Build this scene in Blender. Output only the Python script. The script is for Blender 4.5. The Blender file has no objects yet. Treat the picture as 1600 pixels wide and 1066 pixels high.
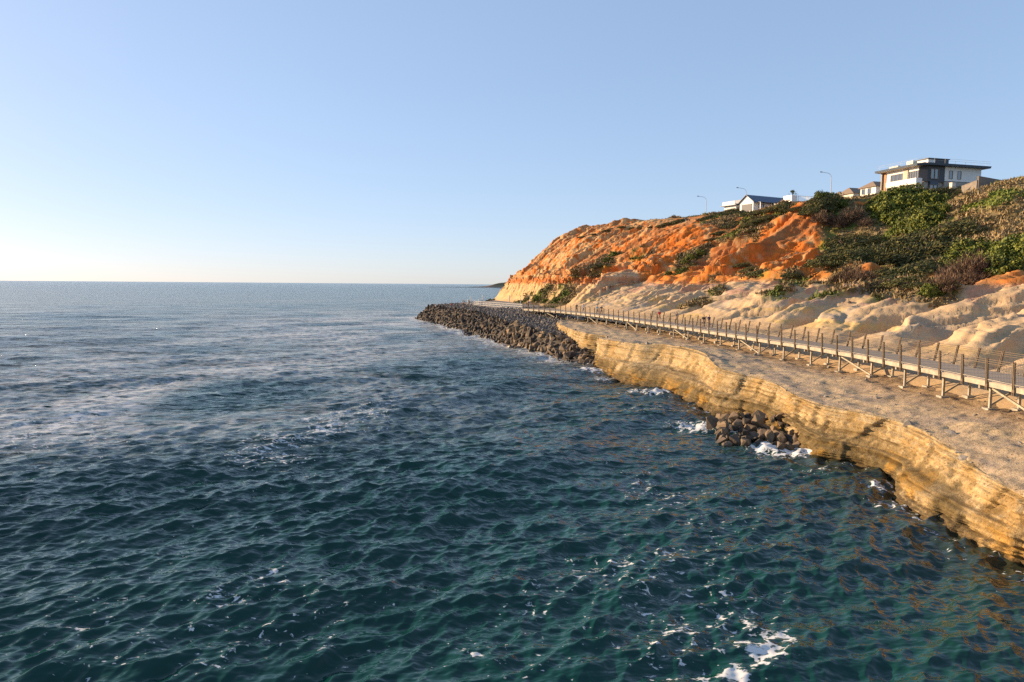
import bpy, bmesh, math, random
import numpy as np
from mathutils import Vector, Matrix, Quaternion

sc = bpy.context.scene
COL = sc.collection
R = math.radians
rng = np.random.default_rng(7)
random.seed(7)

# ------------------------------------------------------------------ camera, sky, sun
H = 10.5                      # eye height over the water
FPX = 1600 * 24 / 36          # focal length in photo pixels
PITCH = math.atan(88.5 / FPX)
ROLL = 0.0078
_fw = np.array([0, math.cos(PITCH), -math.sin(PITCH)])
_r0 = np.array([1., 0, 0])
_u0 = np.cross(_r0, _fw)
_rt = math.cos(ROLL) * _r0 + math.sin(ROLL) * _u0
_up = -math.sin(ROLL) * _r0 + math.cos(ROLL) * _u0
cam = bpy.data.cameras.new('camera')
cam.sensor_width = 36
cam.lens = 24
cam.clip_start = 0.1
cam.clip_end = 90000
camo = bpy.data.objects.new('camera', cam)
COL.objects.link(camo)
m = Matrix.Identity(4)
for i in range(3):
    m[i][0], m[i][1], m[i][2] = _rt[i], _up[i], -_fw[i]
m[2][3] = H
camo.matrix_world = m
sc.camera = camo

SUN_EL = R(14)
SUN_AZ = R(-24)
SUN_DIR = Vector((-math.cos(SUN_EL) * math.cos(SUN_AZ), -math.cos(SUN_EL) * math.sin(SUN_AZ), math.sin(SUN_EL)))   # towards the sun
w = bpy.data.worlds.new('World')
sc.world = w
w.use_nodes = True
nt = w.node_tree
sky = nt.nodes.new('ShaderNodeTexSky')
sky.sky_type = 'NISHITA'
sky.sun_disc = False
sky.sun_elevation = SUN_EL
sky.sun_rotation = math.atan2(SUN_DIR.x, SUN_DIR.y)
sky.altitude = 0
sky.air_density = 0.8
sky.dust_density = 0.4
sky.ozone_density = 4.0
gm = nt.nodes.new('ShaderNodeGamma')          # the hazy evening sky is flatter than the clean-air model
gm.inputs[1].default_value = 0.4
dt = nt.nodes.new('ShaderNodeVectorMath')
dt.operation = 'DOT_PRODUCT'
dt.inputs[1].default_value = (-0.1, -0.1, -0.1)
sx = nt.nodes.new('ShaderNodeVectorMath')
sx.operation = 'SCALE'
sx.inputs['Scale'].default_value = 1.3
ad = nt.nodes.new('ShaderNodeVectorMath')
tn = nt.nodes.new('ShaderNodeVectorMath')
tn.operation = 'MULTIPLY'
tn.inputs[1].default_value = (1.52, 1.47, 1.57)
nt.links.new(sky.outputs[0], gm.inputs[0])
nt.links.new(gm.outputs[0], dt.inputs[0])
nt.links.new(gm.outputs[0], sx.inputs[0])
nt.links.new(sx.outputs[0], ad.inputs[0])
nt.links.new(dt.outputs['Value'], ad.inputs[1])
nt.links.new(ad.outputs[0], tn.inputs[0])
nt.links.new(tn.outputs[0], nt.nodes['Background'].inputs[0])
nt.nodes['Background'].inputs[1].default_value = 0.15
sl = bpy.data.lights.new('sun', 'SUN')
sl.energy = 5.0
sl.angle = R(0.5)
sl.color = (1.0, 0.72, 0.44)
so = bpy.data.objects.new('sun', sl)
COL.objects.link(so)
so.rotation_euler = (-SUN_DIR).to_track_quat('-Z', 'Y').to_euler()
sc.view_settings.view_transform = 'Standard'
sc.view_settings.look = 'None'
sc.view_settings.exposure = 1.0
sc.view_settings.gamma = 1.0
sc.render.engine = 'CYCLES'
sc.cycles.use_adaptive_sampling = True
sc.cycles.max_bounces = 6
sc.cycles.use_denoising = False
sc.cycles.adaptive_threshold = 0.004


def at(px, py, z):
    """The point of the place at height z that the photograph shows at (px, py)."""
    d = _fw * FPX + _rt * (px - 800) - _up * (py - 533)
    k = (z - H) / d[2]
    return np.array([d[0] * k, d[1] * k, z])


def atd(px, py, y):
    d = _fw * FPX + _rt * (px - 800) - _up * (py - 533)
    d = d / d[1] * y
    return np.array([d[0], d[1], d[2] + H])


def proj(P):
    v = P - np.array([0, 0, H])
    f = v @ _fw
    return 800 + FPX * (v @ _rt) / f, 533 - FPX * (v @ _up) / f, f


# ------------------------------------------------------------------ helpers
_perm = np.random.default_rng(3).permutation(256)
_perm = np.concatenate([_perm, _perm, _perm])
_g3 = np.array([[1, 1, 0], [-1, 1, 0], [1, -1, 0], [-1, -1, 0], [1, 0, 1], [-1, 0, 1], [1, 0, -1], [-1, 0, -1],
                [0, 1, 1], [0, -1, 1], [0, 1, -1], [0, -1, -1], [1, 1, 0], [-1, 1, 0], [0, -1, 1], [0, -1, -1]], float)


def noise(P):
    P = np.asarray(P, float)
    i = np.floor(P).astype(int)
    f = P - i
    i &= 255
    u = f * f * f * (f * (f * 6 - 15) + 10)
    out = 0
    for dx in (0, 1):
        wx = u[..., 0] if dx else 1 - u[..., 0]
        for dy in (0, 1):
            wy = u[..., 1] if dy else 1 - u[..., 1]
            for dz in (0, 1):
                wz = u[..., 2] if dz else 1 - u[..., 2]
                h = _perm[_perm[_perm[(i[..., 0] + dx) & 255] + ((i[..., 1] + dy) & 255)] + ((i[..., 2] + dz) & 255)] & 15
                g = _g3[h]
                out = out + wx * wy * wz * (g[..., 0] * (f[..., 0] - dx) + g[..., 1] * (f[..., 1] - dy) + g[..., 2] * (f[..., 2] - dz))
    return out


def fbm(P, oct=4, lac=2.0, gain=0.5):
    s = 0; a = 1.0
    for k in range(oct):
        s = s + a * noise(P * lac ** k + 17.3 * k)
        a *= gain
    return s


def ridged(P, oct=4, gain=0.5):
    s = 0; a = 1.0
    for k in range(oct):
        s = s + a * (1 - 2.2 * np.abs(noise(P * 2 ** k + 9.1 * k)))
        a *= gain
    return s


def smooth(a, b, x):
    t = np.clip((x - a) / (b - a), 0, 1)
    return t * t * (3 - 2 * t)


def pchip(x, Y, xn):
    """Monotone cubic through (x, Y[k, ...])."""
    x = np.asarray(x, float); Y = np.asarray(Y, float)
    sh = (-1,) + (1,) * (Y.ndim - 1)
    h = np.diff(x).reshape(sh); d = np.diff(Y, axis=0) / h
    mm = np.zeros_like(Y)
    mm[0], mm[-1] = d[0], d[-1]
    p = d[:-1] * d[1:]
    mm[1:-1] = np.where(p > 0, 2 * p / (d[:-1] + d[1:] + 1e-12 * np.sign(d[:-1] + d[1:] + 1e-20)), 0)
    k = np.clip(np.searchsorted(x, xn) - 1, 0, len(x) - 2)
    t = ((xn - x[k]) / (x[k + 1] - x[k])).reshape(sh)
    hk = (x[k + 1] - x[k]).reshape(sh)
    return ((1 + 2 * t) * (1 - t) ** 2) * Y[k] + t * (1 - t) ** 2 * hk * mm[k] + t * t * (3 - 2 * t) * Y[k + 1] + t * t * (t - 1) * hk * mm[k + 1]


def link(o, parent=None):
    COL.objects.link(o)
    if parent:
        o.parent = parent
    return o


def tag(o, label=None, cat=None, group=None, kind=None):
    for k, v in (('label', label), ('category', cat), ('group', group), ('kind', kind)):
        if v:
            o[k] = v
    return o


def empty(name, loc=(0, 0, 0), rz=0.0, label=None, cat=None, group=None):
    o = bpy.data.objects.new(name, None)
    o.empty_display_size = 0.2
    o.location = loc
    o.rotation_euler = (0, 0, rz)
    link(o)
    return tag(o, label, cat, group)


def np_mesh(name, V, Fq, mat=None, parent=None, shade=False, attrs=None, mids=None):
    """One mesh object from numpy arrays (all faces with the same corner count)."""
    V = np.ascontiguousarray(V, dtype=np.float32).reshape(-1, 3)
    Fq = np.ascontiguousarray(Fq, dtype=np.int32)
    n, k = Fq.shape
    me = bpy.data.meshes.new(name)
    me.vertices.add(len(V)); me.vertices.foreach_set('co', V.ravel())
    me.loops.add(n * k); me.loops.foreach_set('vertex_index', Fq.ravel())
    me.polygons.add(n)
    me.polygons.foreach_set('loop_start', np.arange(0, n * k, k, dtype=np.int32))
    me.polygons.foreach_set('use_smooth', np.full(n, shade))
    for key, val in (attrs or {}).items():
        val = np.asarray(val, np.float32)
        if val.ndim == 1:
            a = me.attributes.new(key, 'FLOAT', 'POINT'); a.data.foreach_set('value', val)
        else:
            a = me.attributes.new(key, 'FLOAT_COLOR', 'POINT')
            a.data.foreach_set('color', np.concatenate([val, np.ones((len(val), 1))], 1).astype(np.float32).ravel())
    for mt in (mat if isinstance(mat, (list, tuple)) else [mat]):
        if mt:
            me.materials.append(mt)
    if mids is not None:
        me.polygons.foreach_set('material_index', np.asarray(mids, np.int32))
    me.update(calc_edges=True)
    return link(bpy.data.objects.new(name, me), parent)


def grid_faces(a, b):
    i = np.arange(a * b).reshape(a, b)
    return np.stack([i[:-1, :-1], i[1:, :-1], i[1:, 1:], i[:-1, 1:]], -1).reshape(-1, 4)


class MB:
    """Collects shapes that become ONE mesh object."""
    def __init__(s):
        s.v = []; s.f = []; s.m = []

    def add(s, vs, fs, mi=0):
        b = len(s.v)
        s.v += [tuple(map(float, p)) for p in vs]
        s.f += [tuple(b + i for i in f) for f in fs]
        s.m += [mi] * len(fs)
        return s

    def box(s, x0, x1, y0, y1, z0, z1, mi=0):
        return s.add([(x0, y0, z0), (x1, y0, z0), (x1, y1, z0), (x0, y1, z0), (x0, y0, z1), (x1, y0, z1), (x1, y1, z1), (x0, y1, z1)],
                     [(0, 3, 2, 1), (4, 5, 6, 7), (0, 1, 5, 4), (1, 2, 6, 5), (2, 3, 7, 6), (3, 0, 4, 7)], mi)

    def bar(s, a, b, w, h, up=(0, 0, 1), mi=0):
        a = Vector(a); b = Vector(b)
        d = (b - a).normalized()
        upv = Vector(up)
        if abs(d.dot(upv)) > .95:
            upv = Vector((1, 0, 0))
        x = d.cross(upv).normalized(); y = x.cross(d).normalized()
        vs = [p + x * (sx * w / 2) + y * (sy * h / 2) for p in (a, b) for sx, sy in ((-1, -1), (1, -1), (1, 1), (-1, 1))]
        return s.add(vs, [(3, 2, 1, 0), (4, 5, 6, 7), (0, 1, 5, 4), (1, 2, 6, 5), (2, 3, 7, 6), (3, 0, 4, 7)], mi)

    def tube(s, pts, rad, n=8, mi=0, cap=True):
        pts = [Vector(p) for p in pts]
        if not isinstance(rad, (list, tuple)):
            rad = [rad] * len(pts)
        vs = []; fs = []
        for i, p in enumerate(pts):
            d = (pts[min(i + 1, len(pts) - 1)] - pts[max(i - 1, 0)]).normalized()
            u = Vector((1, 0, 0)) if abs(d.x) < .9 else Vector((0, 1, 0))
            x = d.cross(u).normalized(); y = d.cross(x)
            for k in range(n):
                a = 2 * math.pi * k / n
                vs.append(p + x * math.cos(a) * rad[i] + y * math.sin(a) * rad[i])
        for i in range(len(pts) - 1):
            for k in range(n):
                k2 = (k + 1) % n
                fs.append((i * n + k, i * n + k2, (i + 1) * n + k2, (i + 1) * n + k))
        if cap:
            fs.append(tuple(range(n - 1, -1, -1))); fs.append(tuple((len(pts) - 1) * n + k for k in range(n)))
        return s.add(vs, fs, mi)

    def build(s, name, mat, parent=None, shade=False):
        me = bpy.data.meshes.new(name)
        me.from_pydata(s.v, [], s.f)
        for mt in (mat if isinstance(mat, (list, tuple)) else [mat]):
            me.materials.append(mt)
        me.polygons.foreach_set('material_index', s.m)
        me.polygons.foreach_set('use_smooth', [shade] * len(s.f))
        bm = bmesh.new(); bm.from_mesh(me); bmesh.ops.recalc_face_normals(bm, faces=bm.faces); bm.to_mesh(me); bm.free()
        return link(bpy.data.objects.new(name, me), parent)


def copy_tree(o, parent=None):
    c = o.copy(); COL.objects.link(c)
    c.parent = parent
    for ch in list(o.children):
        copy_tree(ch, c)
    return c


# ------------------------------------------------------------------ materials
class NT:
    def __init__(s, name):
        s.mat = bpy.data.materials.new(name); s.mat.use_nodes = True
        s.t = s.mat.node_tree; s.b = s.t.nodes['Principled BSDF']

    def n(s, typ, **kw):
        nd = s.t.nodes.new('ShaderNode' + typ)
        for k, v in kw.items():
            if k.startswith('i_'):
                key = k[2:].replace('_', ' ')
                nd.inputs[key].default_value = v
            else:
                setattr(nd, k, v)
        return nd

    def l(s, a, b):
        s.t.links.new(a, b)

    def math(s, op, a, b=None, clamp=False):
        nd = s.n('Math', operation=op, use_clamp=clamp)
        for i, v in enumerate((a, b)):
            if v is None: continue
            if isinstance(v, (int, float)): nd.inputs[i].default_value = v
            else: s.l(v, nd.inputs[i])
        return nd.outputs[0]

    def mix(s, fac, a, b, mode='MIX'):
        nd = s.n('Mix', data_type='RGBA', blend_type=mode)
        for sock, v in ((nd.inputs[0], fac), (nd.inputs[6], a), (nd.inputs[7], b)):
            if isinstance(v, (int, float)): sock.default_value = v
            elif isinstance(v, tuple): sock.default_value = v + (1,) if len(v) == 3 else v
            else: s.l(v, sock)
        return nd.outputs[2]

    def noise(s, scale, detail=4, rough=.55, vec=None, dist=0.0):
        nd = s.n('TexNoise'); nd.inputs['Scale'].default_value = scale; nd.inputs['Detail'].default_value = detail
        nd.inputs['Roughness'].default_value = rough; nd.inputs['Distortion'].default_value = dist
        if vec is not None: s.l(vec, nd.inputs['Vector'])
        return nd.outputs['Fac']

    def ramp(s, fac, stops, interp='LINEAR'):
        nd = s.n('ValToRGB'); cr = nd.color_ramp; cr.interpolation = interp
        while len(cr.elements) < len(stops): cr.elements.new(.5)
        for e, (p, c) in zip(cr.elements, stops):
            e.position = p; e.color = (c + (1,)) if isinstance(c, tuple) else (c, c, c, 1)
        s.l(fac, nd.inputs[0])
        return nd.outputs[0]

    def attr(s, name, out='Fac'):
        nd = s.n('Attribute'); nd.attribute_name = name
        return nd.outputs[out]

    def objco(s, scale=None):
        o = s.n('TexCoord').outputs['Object']
        if scale:
            mp = s.n('Mapping'); mp.inputs['Scale'].default_value = scale; s.l(o, mp.inputs[0]); return mp.outputs[0]
        return o

    def bump(s, h, strength=.4, dist=.05):
        nd = s.n('Bump'); nd.inputs['Strength'].default_value = strength; nd.inputs['Distance'].default_value = dist
        s.l(h, nd.inputs['Height']); s.l(nd.outputs[0], s.b.inputs['Normal'])

    def base(s, c):
        if isinstance(c, tuple): s.b.inputs['Base Color'].default_value = c + (1,)
        else: s.l(c, s.b.inputs['Base Color'])

    def set(s, rough=.8, spec=.3, metal=0.0):
        s.b.inputs['Roughness'].default_value = rough
        s.b.inputs['Specular IOR Level'].default_value = spec
        s.b.inputs['Metallic'].default_value = metal
        return s.mat


def plain(name, c, rough=.7, spec=.3, metal=0.0, var=.18, scale=6.0):
    """A painted or built surface with a little unevenness."""
    t = NT(name)
    n_ = t.noise(scale, 5, .6, t.objco())
    dark = tuple(v * (1 - var) for v in c); lite = tuple(min(1, v * (1 + var)) for v in c)
    t.base(t.ramp(n_, [(.3, dark), (.7, lite)]))
    return t.set(rough, spec, metal)


MAT = {}
MAT['white'] = plain('white_render', (.78, .76, .72), .7)
MAT['cream'] = plain('cream_render', (.68, .62, .52), .7)
MAT['dark_clad'] = plain('dark_cladding', (.055, .06, .075), .5)
MAT['roof_edge'] = plain('roof_edge_metal', (.05, .075, .11), .45)
MAT['timber'] = plain('timber_cladding', (.36, .17, .07), .6, var=.3)
MAT['stone'] = plain('stone_wall', (.36, .33, .29), .85, var=.3, scale=3)
MAT['roof_blue'] = plain('roof_blue_sheet', (.06, .085, .14), .4)
MAT['roof_tan'] = plain('roof_tan_tile', (.22, .165, .12), .8, var=.25)
MAT['soffit'] = plain('soffit', (.5, .42, .33), .7)
MAT['frame'] = plain('window_frame', (.3, .24, .18), .5)
MAT['galv'] = plain('galvanised_steel', (.5, .5, .48), .5, metal=.3)
MAT['lampgrey'] = plain('lamp_grey', (.45, .43, .4), .5)
MAT['lamphead'] = plain('lamp_head', (.2, .2, .2), .5)
MAT['blockwall'] = plain('retaining_wall', (.2, .17, .14), .85, var=.25, scale=2)
g = NT('window_glass'); g.base((.03, .045, .06)); g.set(.06, .5); g.b.inputs['IOR'].default_value = 2.3; MAT['glass'] = g.mat
MAT['beam'] = plain('deck_edge_beam', (.36, .315, .235), .75, var=.3, scale=2)
MAT['post'] = plain('weathered_post', (.17, .125, .082), .8, var=.3, scale=5)
MAT['leg'] = plain('support_leg', (.34, .31, .25), .8, var=.3, scale=4)
MAT['mesh'] = plain('mesh_steel', (.12, .098, .072), .6)
MAT['whitefence'] = plain('whitewashed_fence', (.76, .72, .63), .8)
MAT['path'] = plain('concrete_path', (.34, .31, .28), .85, scale=1.5)


def deck_material():
    t = NT('deck_boards')
    wv = t.n('TexWave', wave_type='BANDS', bands_direction='Y'); wv.inputs['Scale'].default_value = 2.2
    n_ = t.noise(3, 5)
    c = t.mix(n_, (.27, .225, .175), (.42, .35, .27))
    t.base(c)
    return t.set(.85, .2)


MAT['deck'] = deck_material()


def leaf_material(name, cols, rough=.65):
    t = NT(name)
    rnd = t.attr('tone')
    orr = t.n('ObjectInfo').outputs['Random']
    n_ = t.noise(1.1, 3, .5, t.n('NewGeometry').outputs['Position'])
    f = t.math('ADD', t.math('MULTIPLY', rnd, .6), t.math('MULTIPLY', n_, .4))
    st = [(.25 + .5 * i / (len(cols) - 1), c) for i, c in enumerate(cols)]
    c = t.ramp(f, st)
    hv = t.n('HueSaturation')
    t.l(c, hv.inputs['Color']); t.l(t.math('ADD', t.math('MULTIPLY', orr, .5), .75), hv.inputs['Value'])
    t.base(hv.outputs[0])
    return t.set(rough, .25)


MAT['leaf_green'] = leaf_material('leaf_green', [(.03, .048, .010), (.10, .125, .018), (.21, .21, .03)])
MAT['leaf_olive'] = leaf_material('leaf_olive', [(.034, .040, .014), (.085, .088, .026), (.19, .16, .05)])
MAT['leaf_brown'] = leaf_material('leaf_brown', [(.055, .035, .023), (.125, .08, .05), (.21, .135, .08)])
MAT['twig'] = plain('twig_wood', (.16, .11, .08), .85)
MAT['palm'] = leaf_material('palm_frond', [(.03, .05, .015), (.07, .09, .03), (.13, .13, .05)])
# ------------------------------------------------------------------ land: bluff, limestone shelf, breakwater core
def ground_material(name, scale_fine=3.0, pit=0.0, bump=.5, rough=.95, grain=.5):
    """Albedo from the surface's own colour layer, broken up by grain, grit and pits."""
    t = NT(name)
    c = t.attr('tint', 'Color')
    co = t.objco()
    n1 = t.noise(scale_fine * .25, 6, .6, co)
    n2 = t.noise(scale_fine * 2.2, 5, .7, co)
    n3 = t.noise(scale_fine * 5.5, 3, .7, co)
    v = t.math('ADD', t.math('MULTIPLY', n1, .7), t.math('MULTIPLY', n2, .75))
    v = t.math('ADD', v, t.math('MULTIPLY', n3, grain))
    v = t.math('ADD', v, .28 - .5 * grain)
    hs = t.n('HueSaturation'); t.l(c, hs.inputs['Color']); t.l(v, hs.inputs['Value'])
    col = hs.outputs[0]
    h = t.math('ADD', t.math('ADD', n1, t.math('MULTIPLY', n2, .5)), t.math('MULTIPLY', n3, .3))
    if pit:
        vo = t.n('TexVoronoi'); vo.inputs['Scale'].default_value = pit; t.l(co, vo.inputs['Vector'])
        vm = t.noise(.9, 3, .5, co)
        hole = t.math('LESS_THAN', t.math('ADD', vo.outputs['Distance'], t.math('MULTIPLY', vm, -.5)), -.03)
        col = t.mix(t.math('MULTIPLY', hole, .6), col, (.12, .075, .035))
        h = t.math('SUBTRACT', h, t.math('MULTIPLY', hole, .8))
    t.base(col)
    t.bump(h, bump, .12)
    return t.set(rough, .15)


MAT['rock_shelf'] = ground_material('limestone', 3.0, pit=6.0, bump=.8, grain=1.1)
MAT['bluff'] = ground_material('bluff_earth', 1.6, bump=.6)

DECK = np.array([(26.0, 8), (26.3, 20), (26.9, 30), (27.3, 42), (27.3, 51), (26.6, 60), (24.9, 70), (22.4, 85), (20.2, 96), (18, 107), (15.5, 118), (12.7, 128), (9.3, 136.5), (5.9, 143), (2.2, 149.6)], float)
DECK_Z = 5.2
FOOT = np.array([(30.5, -5), (31.0, 8), (31.6, 20), (32.5, 45), (32.3, 60), (31.0, 72), (28.5, 88), (26, 104), (22.5, 122), (18.5, 138), (14, 158), (10, 185), (6, 215), (1.5, 245), (-3, 272), (-6, 295), (0, 320), (15, 345), (45, 370)], float)
NRM = np.array([.957, .29])
TK = np.array([-4, 0, 6, 11, 16, 22, 25, 28, 34, 40, 46, 52, 58, 65, 75, 90, 135.])
ZT = {  # heights of the bluff along sections going inland from the foot
    -5: [3, 4, 5, 6.5, 8.5, 10.3, 10.8, 11.3, 12.5, 14, 16, 18.5, 21.5, 25, 29, 31.5, 33],
    8: [3, 4, 5, 6.5, 8.5, 10.3, 10.8, 11.3, 12.5, 14, 16, 18.5, 21.5, 25, 29, 31.5, 33],
    20: [3, 4, 5, 6.5, 8.5, 10.3, 10.8, 11.3, 12.5, 14, 16, 18.5, 21.5, 25, 29, 31.5, 33],
    45: [3, 4.1, 5.2, 6.6, 8.5, 10.3, 10.8, 11.3, 12, 13.5, 15.5, 18, 21, 24.5, 28.5, 31, 33],
    60: [3.2, 4.3, 5.8, 7, 8.7, 10.4, 10.9, 11.5, 12, 13.5, 15.3, 17.8, 20.5, 24.3, 28.3, 31, 33],
    72: [3.3, 4.5, 5.9, 7.1, 8.5, 10.2, 10.8, 11.5, 12, 13.3, 15.3, 17.8, 20.3, 24, 28.2, 31, 33],
    88: [3.6, 4.7, 6.5, 7.7, 9.3, 10.7, 10.8, 11, 11.5, 13.3, 15.9, 18.7, 21.5, 25, 29, 31.5, 33],
    104: [3.8, 4.9, 6.4, 8, 9.3, 10.6, 10.4, 10.9, 11.4, 13, 17.1, 21.7, 27.3, 29.4, 31.7, 32.5, 33],
    122: [3.9, 5, 6.4, 7.8, 9.2, 10.4, 10.6, 11.4, 13, 14.6, 16.5, 18.7, 21.3, 25, 30, 32.6, 33.2],
    138: [4.0, 4.9, 6.4, 7.9, 9.2, 10.6, 11.5, 12.8, 15, 17.2, 20.4, 24.6, 28, 30.8, 32.5, 33.3, 33.6],
    158: [4.0, 4.7, 6.2, 8, 9.7, 11.4, 12.5, 13.9, 16.5, 19.8, 23, 26.2, 29, 31.2, 32.2, 33, 33.5],
    185: [4.0, 4.5, 6.9, 9.9, 13, 16, 17.8, 19.6, 23.3, 26.4, 29, 30.8, 31.6, 32.4, 33, 33.5, 34],
    215: [4.1, 4.6, 9.4, 14.5, 17.7, 21, 22.8, 24.6, 27.5, 30.2, 32, 33, 33.5, 34, 34, 34.3, 34.5],
    245: [4.1, 5.2, 12.3, 15.2, 20.5, 26, 27.5, 29, 31.2, 32.7, 33.6, 34.2, 34.5, 34.8, 35, 35, 35],
    272: [4.1, 6.5, 13.8, 16.2, 21.2, 26.2, 28.7, 30.1, 32.2, 33.6, 34.6, 35.1, 35.4, 35.6, 35.8, 36, 36],
    295: [3, 5.5, 11, 14.5, 19, 24, 27, 29, 31.5, 33, 34, 34.8, 35.2, 35.5, 35.8, 36, 36],
    320: [0, 3, 8, 12, 16, 21, 24, 27, 30, 32, 33.5, 34.5, 35, 35.4, 35.8, 36, 36],
    345: [-2, 1, 6, 10, 14, 18, 21, 25, 28, 31, 33, 34, 35, 35.4, 35.8, 36, 36],
    370: [-2, 1, 5, 9, 13, 17, 20, 24, 27, 30, 32, 34, 35, 35.4, 35.8, 36, 36]}

foot_k = np.concatenate([[0], np.cumsum(np.hypot(*np.diff(FOOT, axis=0).T))])
ZTAB = np.array([ZT[int(y)] for y in FOOT[:, 1]], float)
S = np.concatenate([np.arange(0, 45, .5), np.arange(45, foot_k[-1] - 60, .27), np.arange(foot_k[-1] - 60, foot_k[-1], 1.0)])
T = np.concatenate([np.arange(-4, 34, .22), np.arange(34, 72, .3), np.arange(72, 100, 1.0), np.arange(100, 136, 4)])
FS = pchip(foot_k, FOOT, S)                      # foot points
zs = pchip(foot_k, ZTAB, S)                      # (ns, 17)
ZB = pchip(TK, zs.T, T).T                        # (ns, nt)
ns, ntt = ZB.shape
X = FS[:, 0:1] + NRM[0] * T[None]
Y = FS[:, 1:2] + NRM[1] * T[None]
YF = np.broadcast_to(FS[:, 1:2], X.shape)        # where along the shore
TT = np.broadcast_to(T[None], X.shape)
SS = np.broadcast_to(S[:, None], X.shape)


def P3(a, b, c=0.):
    return np.stack([a, b, np.broadcast_to(c, np.shape(a))], -1)


# --- relief of the bluff
warp = fbm(P3(SS / 14, TT / 20, 3.1), 3)
# rounded pale lobes with sharp gullies between them
lob_len = np.interp(YF, [0, 60, 110, 130, 160], [13, 12.5, 11, 6.5, 5.0])
ph = np.cumsum(np.concatenate([[0], np.diff(S)]) / lob_len[:, 0])[:, None] + warp * .5 + .9 * noise(P3(SS / 30, TT * 0 + .5, 6.)) + (TT - 12) * .014
lobe = np.sqrt(np.abs(np.sin(np.pi * ph)) + 1e-4)
lob_amp = smooth(0, 9, TT) * (1 - smooth(22, 29, TT)) * (1 - smooth(165, 185, YF)) * np.interp(YF, [0, 110, 130, 160], [4.3, 4.2, 2.7, 2.0])
lob_amp = lob_amp * (1 + .6 * noise(P3(np.floor(ph) * 1.37 + .5, TT / 25, 2.2)))
relief = lob_amp * (lobe - .72)
ph2 = ph * 2.7 + warp
relief += lob_amp * .10 * (np.sqrt(np.abs(np.sin(np.pi * ph2)) + 1e-3) - .7)
# erosion ribs and gullies of the bare red slopes
bare_t = np.interp(YF, [0, 104, 113, 122, 130, 138, 148, 158, 185, 215, 245, 272, 400], [29, 30, 33, 40, 46, 53, 62, 67, 56, 49, 45, 43, 43])
vegz = smooth(-2.5, 1.5, TT - bare_t + 2.5 * warp)
mid = smooth(22, 30, TT) * (1 - smooth(54, 66, TT))
midfar = np.where(YF > 165, smooth(1, 9, TT) * (1 - smooth(34, 50, TT)), mid)
rid = ridged(P3(SS / 19 + TT * .022 + warp * .18, TT / 60, 1.7), 3, .5)
rid2 = ridged(P3(SS / 6.5 + TT * .05 + warp * .3, TT / 22, 5.7), 3, .5)
relief += midfar * (1 - .6 * vegz) * np.interp(YF, [0, 130, 200, 300], [3.2, 3.6, 2.6, 1.8]) * (rid - .45)
relief += midfar * (1 - .8 * vegz) * 1.0 * (rid2 - .35)
gul = ridged(P3(SS / 3.4 + TT * .06 + warp * .6, TT / 26, 8.7), 2, .5)
relief -= midfar * (1 - vegz) * .75 * smooth(.35, 1.0, gul)
# vertical ribs of the pale cliff at the headland
ribz = smooth(160, 185, YF) * smooth(4.5, 6.5, ZB) * (1 - smooth(10.5, 12.5, ZB))
relief += ribz * 1.6 * (ridged(P3(SS / 4.2, ZB / 14, 5.), 3) - .35)
# hummocks under the scrub
relief += smooth(25, 33, TT) * vegz * (1.5 * fbm(P3(X / 9, Y / 9, .4), 3) - .2)
relief *= smooth(-4, 2, TT) * (1 - smooth(62, 85, TT) * .8)
ZB2 = ZB + relief

P = np.stack([X, Y, ZB2], -1)


def grid_normals(P):
    du = np.gradient(P, axis=0); dv = np.gradient(P, axis=1)
    n = np.cross(dv, du)
    n /= np.linalg.norm(n, axis=-1, keepdims=True) + 1e-9
    return np.where(n[..., 2:3] < 0, -n, n)


N0 = grid_normals(P)
steep = 1 - N0[..., 2]
# ledges of harder beds, and lumps at several sizes
zz = P[..., 2] + 1.2 * fbm(P / 25, 2)
bed = noise(P3(SS / 30, zz * .9, 0.)) + .6 * noise(P3(SS / 12, zz * 2.3, 7.))
bandz = smooth(9.5, 11.5, zz) * (1 - smooth(15, 18, zz)) * (1 - vegz)
disp = .9 * bed * (bandz * np.interp(YF, [0, 105, 135, 400], [.35, .35, 1, 1]) + .6 * ribz) + .35 * bed * midfar * (1 - vegz)
disp += (.34 * fbm(P / 2.4, 4, 2, .58)) * (.28 + .8 * midfar) * (1 - .3 * vegz)
disp += .16 * fbm(P / .8, 3, 2, .6) * (.6 + .5 * midfar)
palez = smooth(3, 7, TT) * (1 - smooth(24, 28, TT)) * (1 - midfar)
disp -= palez * .16 * smooth(.3, .9, ridged(P3(SS / 1.5 + warp * 2, TT / 10, 13.3), 2))
disp -= palez * .34 * smooth(.55, .95, ridged(P3(SS / 4.5 + warp * 1.5, TT / 9, 3.3), 3))
disp += palez * .30 * (noise(P3(SS / 40, zz * 1.7, 3.)) + .5 * noise(P3(SS / 15, zz * 4., 5.)))
disp *= smooth(-3, 3, TT)
P = P + N0 * disp[..., None]
HP = P
HN = grid_normals(P)
hpx, hpy, hdep = proj(P)


def hill_at(px, py, back=0.0):
    """Index of the surface point of the bluff that shows at (px, py)."""
    for r in (3, 6, 12, 25):
        k = (np.abs(hpx - px) < r) & (np.abs(hpy - py) < r) & (hdep > 0)
        if k.any():
            d = np.where(k, hdep, 1e9)
            return np.unravel_index(np.argmin(d), d.shape)
    return np.unravel_index(np.argmin((hpx - px) ** 2 + (hpy - py) ** 2), hpx.shape)


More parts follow.
